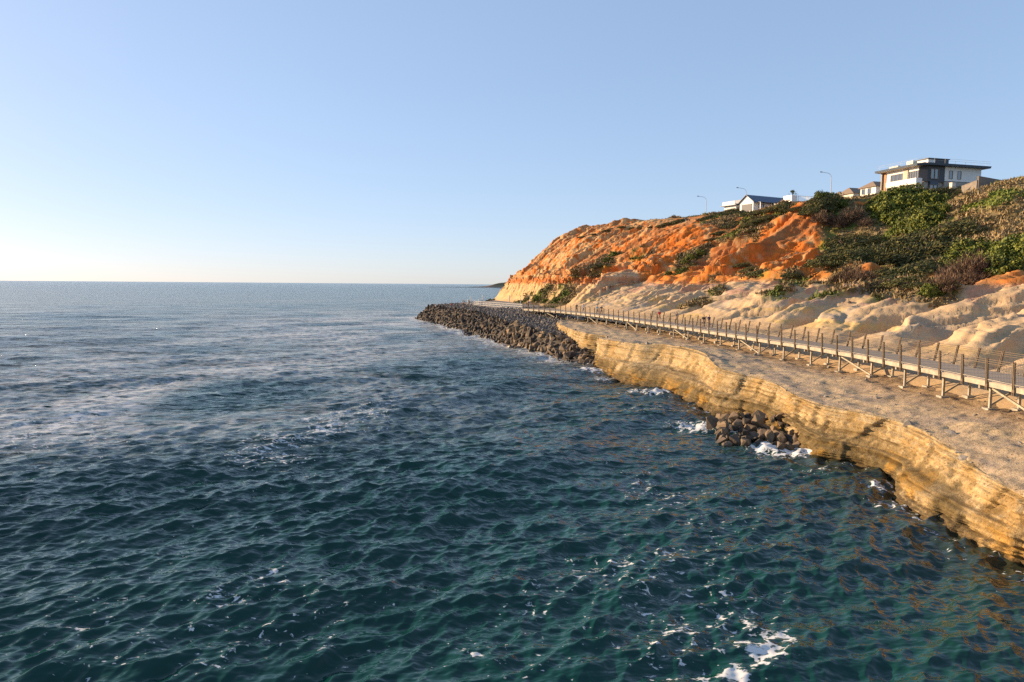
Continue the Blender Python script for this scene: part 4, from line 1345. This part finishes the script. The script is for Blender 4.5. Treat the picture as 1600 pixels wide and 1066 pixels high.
for px, py, r in [(1562, 412, 2.2), (1576, 404, 2.4), (1590, 398, 2.4), (1555, 422, 2.0), (1570, 420, 2.0)]:
    shrub('green', px, py, r, 'dark green bush beside the brown twiggy thicket on the right slope', 'dark bushes beside the twiggy thicket')
for px, py, r in [(1486, 437, 2.0), (1500, 431, 2.2), (1514, 428, 2.3), (1528, 426, 2.2), (1542, 425, 2.0), (1478, 447, 1.5), (1508, 440, 1.6)]:
    shrub('twig', px, py, r, 'reddish-brown twiggy shrub in the thicket above the pale domes', 'twiggy thicket above the pale domes', 1.15)
for px, py, r in [(1448, 455, 1.0), (1455, 452, 1.1), (1459, 460, .9)]:
    shrub('green', px, py, r, 'small fresh green bush tucked between the pale domes', 'green tuft between the pale domes')
for px, py, r in [(1335, 432, 1.8), (1350, 436, 1.6), (1322, 430, 1.6), (1305, 436, 1.2)]:
    shrub('twig', px, py, r, 'thin bare shrub in front of the orange ledge', 'bare shrubs before the orange ledge')
for px, py, r in [(1380, 436, 1.8), (1396, 441, 1.8), (1412, 436, 1.6), (1428, 443, 1.5), (1370, 425, 1.8), (1393, 424, 1.8), (1412, 420, 1.6)]:
    shrub('olive', px, py, r, 'low olive shrub along the top of the pale domes', 'low shrubs above the pale domes', .8)
# spots of green on the bare cliffs
for px, py, r, k, lb, gp in [(1092, 393, 1.5, 'green', 'green clump halfway up the orange cliff face', 'green clumps on the orange face'), (1080, 402, 1.4, 'green', 'green clump halfway up the orange cliff face', 'green clumps on the orange face'), (1068, 412, 1.3, 'green', 'green clump halfway up the orange cliff face', 'green clumps on the orange face'),
                             (1042, 427, 1.0, 'green', 'single small round bush low on the orange cliff', 'lone bush'), (947, 405, 1.5, 'green', 'green scrub patch on the tan slope nearer the headland', 'green scrub on the tan slope'), (936, 414, 1.4, 'olive', 'green scrub patch on the tan slope nearer the headland', 'green scrub on the tan slope'),
                             (957, 396, 1.4, 'green', 'green scrub patch on the tan slope nearer the headland', 'green scrub on the tan slope'), (1180, 428, 1.8, 'olive', 'dull shrub at the foot of the red landslip', 'dull shrubs at the foot of the landslip'), (1168, 420, 1.6, 'olive', 'dull shrub at the foot of the red landslip', 'dull shrubs at the foot of the landslip'), (1155, 414, 1.5, 'olive', 'dull shrub at the foot of the red landslip', 'dull shrubs at the foot of the landslip'),
                             (1232, 428, 1.6, 'olive', 'dull shrub at the foot of the red landslip', 'dull shrubs at the foot of the landslip'), (1218, 450, .8, 'green', 'dark bush in the gully between two pale domes', 'dark bushes between domes'), (1226, 444, .9, 'olive', 'dark bush in the gully between two pale domes', 'dark bushes between domes'),
                             (838, 466, 1.8, 'green', 'fresh green bush at the foot of the cream headland cliff', 'bushes at the headland foot'), (850, 469, 1.6, 'green', 'fresh green bush at the foot of the cream headland cliff', 'bushes at the headland foot'), (868, 470, 1.7, 'green', 'fresh green bush at the foot of the cream headland cliff', 'bushes at the headland foot'), (882, 472, 1.5, 'olive', 'fresh green bush at the foot of the cream headland cliff', 'bushes at the headland foot'), (822, 466, 1.6, 'olive', 'fresh green bush at the foot of the cream headland cliff', 'bushes at the headland foot'), (768, 472, 1.5, 'olive', 'brownish bush at the far end of the headland foot', 'bush at the headland end')]:
    shrub(k, px, py, r, lb, gp)
# along the brow of the cliff
for px, py, r in [(1060, 343, 2.0), (1050, 346, 1.8), (1040, 348, 1.5), (1028, 352, 1.4), (1016, 352, 1.3), (1000, 354, 1.3), (985, 354, 1.2), (968, 355, 1.2), (945, 358, 1.2), (925, 364, 1.0), (905, 369, 1.0)]:
    shrub('olive', px, py, r, 'low grey-green shrub on the far brow of the cliff', 'shrubs on the far brow', .8)
for px, py, r in [(1100, 340, 2.0), (1112, 336, 2.0), (1124, 335, 2.2), (1136, 330, 2.4), (1148, 328, 2.2), (1160, 330, 1.8), (1173, 333, 1.8), (1186, 330, 1.8), (1203, 326, 2.0), (1216, 322, 2.4), (1228, 326, 1.8), (1240, 328, 1.6)]:
    shrub('olive', px, py, r, 'scrubby bush on the brow in front of the cliff-top houses', 'bushes in front of the cliff-top houses', .9)
for px, py, r in [(1150, 345, 2.0), (1165, 350, 2.0), (1180, 343, 2.0), (1195, 340, 1.8), (1135, 352, 1.8), (1122, 362, 1.8), (1110, 372, 1.6), (1175, 358, 1.6), (1205, 337, 1.6)]:
    shrub('olive', px, py, r, 'wind-combed scrub on the upper slope between the orange gullies', 'scrub between the orange gullies', .75)
# a tuft on the limestone shelf
tq = at(917, 500.5, 3.8)
tb = copy_tree(SHRUB['olive'][0]); tb['label'] = 'small yellow-green tuft on the limestone shelf beside the walkway legs'; tb['group'] = 'tuft on the shelf'
tb.scale = (.9, .7, .7); tb.location = (float(tq[0]), float(tq[1]), ground_z(tq[0], tq[1]) - .15); tb.rotation_euler = (0, 0, 1)


# ground cover: one mass of small tufts over the vegetated slopes
def scrub_mass():
    r_ = np.random.default_rng(23)
    e1 = np.linalg.norm(np.cross(HP[1:, :-1] - HP[:-1, :-1], HP[:-1, 1:] - HP[:-1, :-1]), axis=-1)
    vis = (hpx[:-1, :-1] > 760) & (hpx[:-1, :-1] < 1760) & (hdep[:-1, :-1] > 0) & (TT[:-1, :-1] < 95)
    hollow = smooth(108, 114, YF[:-1, :-1]) * (1 - smooth(138, 146, YF[:-1, :-1])) * smooth(36, 42, TT[:-1, :-1])
    wgt = (1 - .65 * hollow) * e1 * vis * smooth(.35, .7, veg[:-1, :-1]) * (1.1 - .5 * smooth(150, 240, YF[:-1, :-1]))
    wgt = (wgt / wgt.sum()).ravel()
    N = 30000
    idx = r_.choice(len(wgt), N, p=wgt)
    si, ti = np.unravel_index(idx, e1.shape)
    fu, fv = r_.random((N, 1)), r_.random((N, 1))
    C = HP[si, ti] * (1 - fu) * (1 - fv) + HP[si + 1, ti] * fu * (1 - fv) + HP[si, ti + 1] * (1 - fu) * fv + HP[si + 1, ti + 1] * fu * fv
    Nn = HN[si, ti]
    K = 11
    g1 = fbm(C / 8 + 90, 3); g2 = fbm(C / 3 + 7, 2)
    size = r_.uniform(.35, .95, N) * (1 + .5 * np.clip(g2, -.5, 1))
    D = unit(unit(Nn + np.array([.55, 0, .7]))[:, None, :] + .6 * r_.normal(size=(N, K, 3)))
    base = C[:, None, :] + r_.normal(size=(N, K, 3)) * size[:, None, None] * np.array([.42, .42, .08])
    L = size[:, None] * r_.uniform(.35, .9, (N, K))
    U = unit(np.cross(D, r_.normal(size=(N, K, 3))))
    wd = (.10 + .12 * r_.random((N, K)))[..., None]
    V = np.stack([base - U * wd, base + U * wd, base + D * L[..., None]], 2).reshape(-1, 3)
    green = smooth(.08, .34, g1)
    brown = smooth(40, 20, C[:, 0] * 0 + g2 * 20 + 30)
    tint = lerp(np.broadcast_to(np.array([.19, .14, .068]), C.shape), (.105, .128, .026), green)
    tint = lerp(tint, (.27, .19, .10), smooth(.15, .5, g2) * (1 - green) * .9)
    tint = tint * r_.uniform(.85, 1.15, (N, 1))
    spur = smooth(125, 110, YF[si, ti]) * smooth(38, 46, TT[si, ti])
    tint = tint * (1 + .4 * spur[:, None])
    tint = np.repeat(tint, K * 3, 0)
    o = np_mesh('scrub', V, np.arange(len(V)).reshape(-1, 3), MAT['scrub'], attrs={'tint': tint})
    o['kind'] = 'stuff'; o['label'] = 'low brown and green coastal scrub covering the slopes'; o['category'] = 'scrub'


scrub_mass()
# ------------------------------------------------------------------ rocks
def rock_material(name, c0, c1, c2):
    t = NT(name)
    co = t.objco()
    orr = t.n('ObjectInfo').outputs['Random']
    rt_ = t.attr('tone')
    f = t.math('ADD', t.math('MULTIPLY', t.noise(1.6, 5, .65, co), .6), t.math('MULTIPLY', t.math('ADD', orr, rt_), .42))
    c = t.ramp(f, [(.32, c0), (.58, c1), (.86, c2)])
    z = t.n('SeparateXYZ'); t.l(t.n('NewGeometry').outputs['Position'], z.inputs[0])
    wet = t.math('SUBTRACT', 1.0, t.math('MULTIPLY', z.outputs[2], 1.25), clamp=True)
    t.base(t.mix(t.math('MULTIPLY', wet, .75), c, (.018, .014, .010)))
    t.bump(t.noise(5, 5, .7, co), .6, .06)
    t.l(t.math('SUBTRACT', .85, t.math('MULTIPLY', wet, .45)), t.b.inputs['Roughness'])
    return t.mat


MAT['armour'] = rock_material('armour_rock', (.014, .011, .009), (.046, .032, .021), (.21, .14, .075))
MAT['greyrock'] = rock_material('grey_rubble', (.06, .053, .048), (.125, .11, .098), (.23, .2, .165))


def hull_rock(seed, n=13, stretch=(1, 1, 1)):
    r_ = np.random.default_rng(seed)
    p = unit(r_.normal(size=(n, 3))) * r_.uniform(.72, 1.0, (n, 1)) * np.array(stretch)
    bm = bmesh.new()
    for q in p: bm.verts.new(q)
    res = bmesh.ops.convex_hull(bm, input=list(bm.verts))
    bmesh.ops.delete(bm, geom=[g_ for g_ in res['geom_interior'] if isinstance(g_, bmesh.types.BMVert)], context='VERTS')
    bmesh.ops.dissolve_limit(bm, angle_limit=R(12), verts=list(bm.verts), edges=list(bm.edges))
    bmesh.ops.bevel(bm, geom=list(bm.edges), offset=.03, segments=1, affect='EDGES')
    bmesh.ops.triangulate(bm, faces=list(bm.faces))
    me = bpy.data.meshes.new('boulder'); bm.to_mesh(me); bm.free()
    me.materials.append(MAT['armour'])
    return me


ROCKS = [hull_rock(100 + k, 11 + k % 5, (1, .78 + .05 * (k % 4), .62 + .06 * (k % 3))) for k in range(9)]
rr = np.random.default_rng(31)


def rot_mat(n):
    q = unit(rr.normal(size=(n, 4)))
    a, b, c, d = q.T
    return np.stack([np.stack([1 - 2 * (c * c + d * d), 2 * (b * c - a * d), 2 * (b * d + a * c)], -1), np.stack([2 * (b * c + a * d), 1 - 2 * (b * b + d * d), 2 * (c * d - a * b)], -1), np.stack([2 * (b * d - a * c), 2 * (c * d + a * b), 1 - 2 * (b * b + c * c)], -1)], -2), q


def scatter(s_rng, t_rng, n, gap, seed):
    """Spread points over the breakwater surface no closer than gap."""
    r_ = np.random.default_rng(seed)
    pts = []
    cell = {}
    for _ in range(n):
        i = r_.uniform(*s_rng) * (len(bs) - 1.01); j = r_.uniform(*t_rng) / 5 * (len(bt) - 1.01)
        i0, j0 = int(i), int(j); a, b = i - i0, j - j0
        p = (BG[i0, j0] * (1 - a) + BG[i0 + 1, j0] * a) * (1 - b) + (BG[i0, j0 + 1] * (1 - a) + BG[i0 + 1, j0 + 1] * a) * b
        k = tuple((p[:2] // gap).astype(int))
        if any(np.linalg.norm(p - q) < gap for dx in (-1, 0, 1) for dy in (-1, 0, 1) for q in cell.get((k[0] + dx, k[1] + dy), [])):
            continue
        cell.setdefault(k, []).append(p); pts.append(p)
    return np.array(pts)


def rock_mass(name, pts, rad, mat, label):
    M, q = rot_mat(len(pts))
    VV = []; FF = []; TN = []; b = 0
    tone = rr.random(len(pts))
    for i, p in enumerate(pts):
        me = ROCKS[i % len(ROCKS)]
        v = np.empty(len(me.vertices) * 3); me.vertices.foreach_get('co', v); v = v.reshape(-1, 3)
        f = np.empty(len(me.polygons) * 3, int); me.polygons.foreach_get('vertices', f)
        VV.append(v @ M[i].T * rad[i] + p); FF.append(f.reshape(-1, 3) + b); TN.append(np.full(len(v), tone[i])); b += len(v)
    o = np_mesh(name, np.concatenate(VV), np.concatenate(FF), mat, attrs={'tone': np.concatenate(TN)})
    o['kind'] = 'stuff'; o['label'] = label; o['category'] = 'rocks'
    return o


def boulder(p, r, label, group):
    o = bpy.data.objects.new('boulder', ROCKS[rr.integers(len(ROCKS))])
    link(o)
    q = unit(rr.normal(size=4))
    o.rotation_mode = 'QUATERNION'; o.rotation_quaternion = tuple(map(float, q))
    o.location = tuple(map(float, p)); o.scale = tuple(float(r * v) for v in rr.uniform(.85, 1.15, 3))
    return tag(o, label, 'boulder', group)


for me in ROCKS:
    a = me.attributes.new('tone', 'FLOAT', 'POINT'); a.data.foreach_set('value', np.full(len(me.vertices), .5, np.float32))

arm = np.concatenate([scatter((0, .93), (.75, 3.12), 26000, .82, 1), scatter((0, .93), (.8, 3.0), 2600, 1.9, 2) + np.array([0, 0, .35])])
# the boulders that show largest stand as objects of their own
dist = np.hypot(arm[:, 0], arm[:, 1] - 0)
shelf_in = np.array([SHP.reshape(-1, 3)[np.argmin(((SHP.reshape(-1, 3)[:, :2] - p[:2]) ** 2).sum(1))] for p in arm[dist < 125]]) if (dist < 125).any() else None
order = np.argsort(dist)
n_ind = 225
for k in order[:n_ind]:
    p = arm[k]; z = p[2]
    if z < .7: lb, gp = 'dark wet boulder at the waterline of the long rock breakwater', 'waterline boulders of the breakwater'
    elif z < 2.0: lb, gp = 'brown angular boulder midway up the sea face of the breakwater', 'middle boulders of the breakwater'
    else: lb, gp = 'brown sunlit boulder along the upper edge of the breakwater slope', 'upper boulders of the breakwater'
    boulder(p + np.array([0, 0, .05]), float(rr.choice([rr.uniform(.42, .65), rr.uniform(.6, .85), rr.uniform(.8, 1.08)])), lb, gp)
rest = arm[order[n_ind:]]
rock_mass('armour_rocks', rest, rr.uniform(.45, .80, len(rest)), MAT['armour'], 'dark brown armour rocks covering the far length of the breakwater slope')
gry = np.concatenate([scatter((.03, .80), (3.1, 4.05), 16000, .55, 4), scatter((.02, .36), (4.0, 4.75), 5000, .6, 5)])
rock_mass('rubble', gry, rr.uniform(.28, .52, len(gry)), MAT['greyrock'], 'grey rubble filling the ground between the breakwater edge and the walkway')

# the boulder pile in the notch of the limestone
fr = [at(1120, 683, 0), at(1132, 698, 0), at(1165, 698, 0), at(1210, 702, 0), at(1250, 704, 0)]
bkk = [at(1122, 653, .6), at(1140, 651, .9), at(1175, 650, 1.05), at(1215, 650, 1.15), at(1248, 656, 1.2)]
cv = np.random.default_rng(77)
for iv in range(5):
    v = (iv + .15) / 4.6
    n = [14, 15, 14, 13, 12][iv]
    for iu in range(n):
        u = (iu + .5 + cv.uniform(-.35, .35)) / n * 4
        k = min(int(u), 3); f = u - k
        a = fr[k] * (1 - f) + fr[k + 1] * f; b = bkk[k] * (1 - f) + bkk[k + 1] * f
        p = a + (b - a) * (v + cv.uniform(-.06, .06)) + np.array([0, 0, cv.uniform(.0, .22)])
        r = cv.choice([cv.uniform(.3, .45), cv.uniform(.42, .62), cv.uniform(.6, .85)])
        if iv == 0: lb, gp = 'wet boulder at the foaming edge of the rock pile in the limestone notch', 'wet boulders in the notch'
        elif iv < 3: lb, gp = 'brown angular boulder in the middle of the rock pile in the limestone notch', 'middle boulders in the notch'
        else: lb, gp = 'dry boulder against the limestone wall at the back of the notch', 'back boulders in the notch'
        boulder(p, float(r), lb, gp)
boulder(at(1112, 668, .15), 1.0, 'lone rounded dark boulder awash in foam at the seaward corner of the notch', None)
boulder(at(1128, 692, .05), .85, 'low dark boulder standing out in the foam in front of the notch pile', None)
# loose stones on the shelf and below the pale domes
st = []
r_ = np.random.default_rng(5)
for _ in range(260):
    i = r_.integers(60, SHP.shape[0] - 60); j = r_.integers(int(.52 * SHP.shape[1]), SHP.shape[1] - 4)
    st.append(SHP[i, j])
for _ in range(420):
    i = r_.integers(0, HP.shape[0]); j = r_.integers(10, 150)
    if veg[i, j] < .3: st.append(HP[i, j])
st = np.array(st)
o = rock_mass('stones', st, r_.uniform(.05, .17, len(st)) * (1 + 1.6 * (r_.random(len(st)) > .93)), MAT['greyrock'], 'loose stones scattered on the shelf and the foot of the bluff')
# ------------------------------------------------------------------ people
MAT['skin'] = plain('skin', (.52, .32, .22), .6)
MAT['hair'] = plain('hair', (.05, .032, .022), .6)


def cloth(name, c):
    return plain(name, c, .85, .15, var=.12, scale=9)


def skinned(name, pts, edges, mat, parent, root=0, sub=1):
    """A continuous body or garment grown round a skeleton: pts = (x, y, z, radius[, radius2])."""
    me = bpy.data.meshes.new(name)
    me.from_pydata([p[:3] for p in pts], edges, [])
    o = bpy.data.objects.new(name, me); COL.objects.link(o)
    md = o.modifiers.new('skin', 'SKIN'); md.use_smooth_shade = True
    ss = o.modifiers.new('smooth', 'SUBSURF'); ss.levels = sub; ss.render_levels = sub
    if not me.skin_vertices:
        o.modifiers.remove(md)
        bm = bmesh.new(); bm.from_mesh(me); bm.verts.layers.skin.verify(); bm.to_mesh(me); bm.free()
        o.modifiers.clear()
        md = o.modifiers.new('skin', 'SKIN'); md.use_smooth_shade = True
        ss = o.modifiers.new('smooth', 'SUBSURF'); ss.levels = sub; ss.render_levels = sub
    for i, p in enumerate(pts):
        sv = me.skin_vertices[0].data[i]
        sv.radius = (p[3], p[4] if len(p) > 4 else p[3]); sv.use_root = (i == root)
    bpy.context.view_layer.update()
    dg = bpy.context.evaluated_depsgraph_get()
    m2 = bpy.data.meshes.new_from_object(o.evaluated_get(dg))
    bpy.data.objects.remove(o); bpy.data.meshes.remove(me)
    m2.name = name; m2.materials.clear(); m2.materials.append(mat)
    return link(bpy.data.objects.new(name, m2), parent)


def person(loc, rz, label, top_c, leg_c, shorts=False, stride=.22, sit=False, swing=.2, hgt=1.0, hair=None, shoes=(.6, .6, .6), group=None):
    o = empty('person', tuple(map(float, loc)), rz, label, 'person', group)
    o.scale = (hgt, hgt, hgt)
    zo = -.48 if sit else 0
    pel = (0, 0, .95 + zo)

    def leg(s, k):
        hip = (s * .095, 0, .90 + zo)
        if sit:
            kn = (s * .13, .42, .52 + .02); an = (s * .12, .40 + .1 * k, .08); toe = (s * .13, .55 + .1 * k, .04)
        else:
            kn = (s * .10, .5 * stride * k + .06, .50); an = (s * .095, stride * k - .04 * (k < 0), .09); toe = (s * .11, stride * k + .15, .04)
        return hip, kn, an, toe

    def arm(s, k):
        sh = (s * .185, 0, 1.40 + zo); el = (s * .245, -.03 + swing * .35 * k, 1.13 + zo); wr = (s * .25, .10 + swing * k, .90 + zo)
        if sit:
            el = (s * .25, .10, 1.15 + zo); wr = (s * .14, .36, 1.06 + zo)
        return sh, el, wr
    pts = [(*pel, .125, .10), (0, 0, 1.10 + zo, .115, .09), (0, .005, 1.28 + zo, .14, .10), (0, 0, 1.42 + zo, .11, .08), (0, .005, 1.50 + zo, .052), (0, .02, 1.585 + zo, .075, .085), (0, .02, 1.67 + zo, .078, .092), (0, .01, 1.735 + zo, .045, .05), (0, .125, 1.60 + zo, .014)]
    ed = [(0, 1), (1, 2), (2, 3), (3, 4), (4, 5), (5, 6), (6, 7), (5, 8)]
    for s in (-1, 1):
        ear = len(pts); pts.append((s * .085, .015, 1.62 + zo, .014)); ed.append((5, ear))
    legs = {}; arms = {}
    for s, k in ((-1, 1), (1, -1)):
        h, kn, an, toe = legs[s] = leg(s, k)
        b = len(pts)
        pts += [(*h, .095), (*kn, .058), (*an, .038), (*toe, .03)]
        ed += [(0, b), (b, b + 1), (b + 1, b + 2), (b + 2, b + 3)]
        sh, el, wr = arms[s] = arm(s, -k)
        b = len(pts)
        pts += [(*sh, .055), (*el, .042), (*wr, .028), (wr[0], wr[1] + .03, wr[2] - .07, .032, .02)]
        ed += [(3, b), (b, b + 1), (b + 1, b + 2), (b + 2, b + 3)]
        for q in range(4):
            c = len(pts)
            f = (q - 1.5) * .018
            pts += [(wr[0] - s * .008, wr[1] + .035 + f, wr[2] - .12, .009), (wr[0] - s * .02, wr[1] + .05 + f, wr[2] - .155 + abs(q - 1.3) * .008, .008)]
            ed += [(b + 3, c), (c, c + 1)]
        c = len(pts)
        pts += [(wr[0] - s * .015, wr[1] + .075, wr[2] - .06, .010), (wr[0] - s * .02, wr[1] + .095, wr[2] - .09, .009)]
        ed += [(b + 3, c), (c, c + 1)]
    skinned('body', pts, ed, MAT['skin'], o)
    # clothes
    tp = [(0, 0, .97 + zo, .14, .115), (0, 0, 1.10 + zo, .132, .105), (0, .005, 1.28 + zo, .157, .117), (0, 0, 1.42 + zo, .122, .093)]
    te = [(0, 1), (1, 2), (2, 3)]
    for s in (-1, 1):
        sh, el, wr = arms[s]; b = len(tp)
        tp += [(*sh, .07), tuple(np.array(sh) * .25 + np.array(el) * .75) + (.06,)]
        te += [(3, b), (b, b + 1)]
    skinned('top', tp, te, cloth('top_cloth', top_c), o)
    lp = [(0, 0, 1.0 + zo, .138, .112), (0, 0, .93 + zo, .14, .115)]; le = [(0, 1)]
    for s in (-1, 1):
        h, kn, an, toe = legs[s]; b = len(lp)
        kk = tuple(np.array(h) * .3 + np.array(kn) * .7)
        lp += [(*h, .108), (*(kk if shorts else kn), .085 if shorts else .072)]
        le += [(1, b), (b, b + 1)]
        if not shorts:
            lp.append((*an, .056)); le.append((b + 1, b + 2))
    skinned('shorts' if shorts else 'trousers', lp, le, cloth('leg_cloth', leg_c), o)
    for s in (-1, 1):
        h, kn, an, toe = legs[s]
        skinned('shoe', [(an[0], an[1] - .05, .05, .045), (an[0], an[1] + .03, .055, .045), (*toe, .042)], [(0, 1), (1, 2)], cloth('shoe_cloth', shoes), o)
    hc = hair or (.05, .032, .022)
    skinned('hair', [(0, -.045, 1.60 + zo, .06), (0, -.02, 1.69 + zo, .085), (0, .03, 1.735 + zo, .06)], [(0, 1), (1, 2)], cloth('hair', hc), o)
    return o


DK = (.02, .02, .025)
person(at(1099, 514, DECK_Z), R(200), 'walker in a black top and dark shorts, left one of the pair on the walkway', DK, (.03, .03, .035), True, .14, shoes=(.3, .2, .15), group='pair walking on the walkway')
person(at(1107.3, 513.6, DECK_Z), R(200), 'walker in a navy top with white shoes, right one of the pair on the walkway', (.03, .04, .10), DK, True, .10, shoes=(.75, .75, .75), group='pair walking on the walkway')
person(at(1030, 503.5, DECK_Z), R(195), 'walker in a bright red top alone on the walkway', (.55, .02, .02), (.45, .28, .20), True, .2)
person(at(1057, 508, DECK_Z), R(10), 'walker in khaki clothes with dark hair between the red top and the pair', (.30, .24, .17), (.18, .13, .10), False, .2)
person(at(901, 489, DECK_Z), R(20), 'walker in dark clothes farthest along the walkway by the bend', (.05, .04, .035), (.12, .09, .07), False)
person(at(911.5, 490, DECK_Z), R(15), 'walker in a white top far along the walkway', (.75, .74, .76), (.35, .3, .28), False, .15)
person(at(933, 492.3, DECK_Z), R(190), 'walker in a pale blue top beside a companion in black', (.25, .50, .58), (.25, .18, .14), False, .16, group='couple far along the walkway')
person(at(939.5, 493, DECK_Z), R(190), 'walker in black beside a companion in pale blue', DK, (.10, .08, .07), False, .2, group='couple far along the walkway')
person(at(681, 482, 3.95) + np.array([0, 0, -.05]), R(60), 'person in a white top sitting at the tip of the rock breakwater', (.75, .70, .68), DK, False, sit=True, hair=(.1, .07, .05))
person(at(705.5, 480, 4.15), R(40), 'person in a red top sitting on the edge of the breakwater', (.35, .05, .045), (.06, .07, .10), False, sit=True)
person(at(723.5, 478.5, 4.3), R(80), 'person in brown standing on the breakwater beside the post cluster', (.14, .08, .05), (.16, .11, .08), False, .08, hgt=1.05)
person(at(725.6, 478.8, 4.3), R(100), 'person in dark grey close behind the one in brown on the breakwater', (.07, .06, .06), (.10, .085, .08), False, .08)
person(at(733, 477.6, 4.3), R(0), 'person in tan among the pale posts on the breakwater end', (.25, .16, .10), (.12, .10, .09), False, .12)
person(at(753, 477.8, 4.3), R(30), 'person in a blue jacket near the start of the pale fence', (.04, .06, .20), (.07, .07, .09), False, .15)
person(at(826, 480.5, 4.9), R(0), 'person in dark blue behind the railing where the walkway meets the breakwater', (.04, .05, .14), DK, False, .15)
q = HP[hill_at(1076, 344)]
person((q[0], q[1], q[2]), R(60), 'person in dark red on the bare cliff top against the sky', (.16, .035, .03), (.06, .04, .04), False, .1)
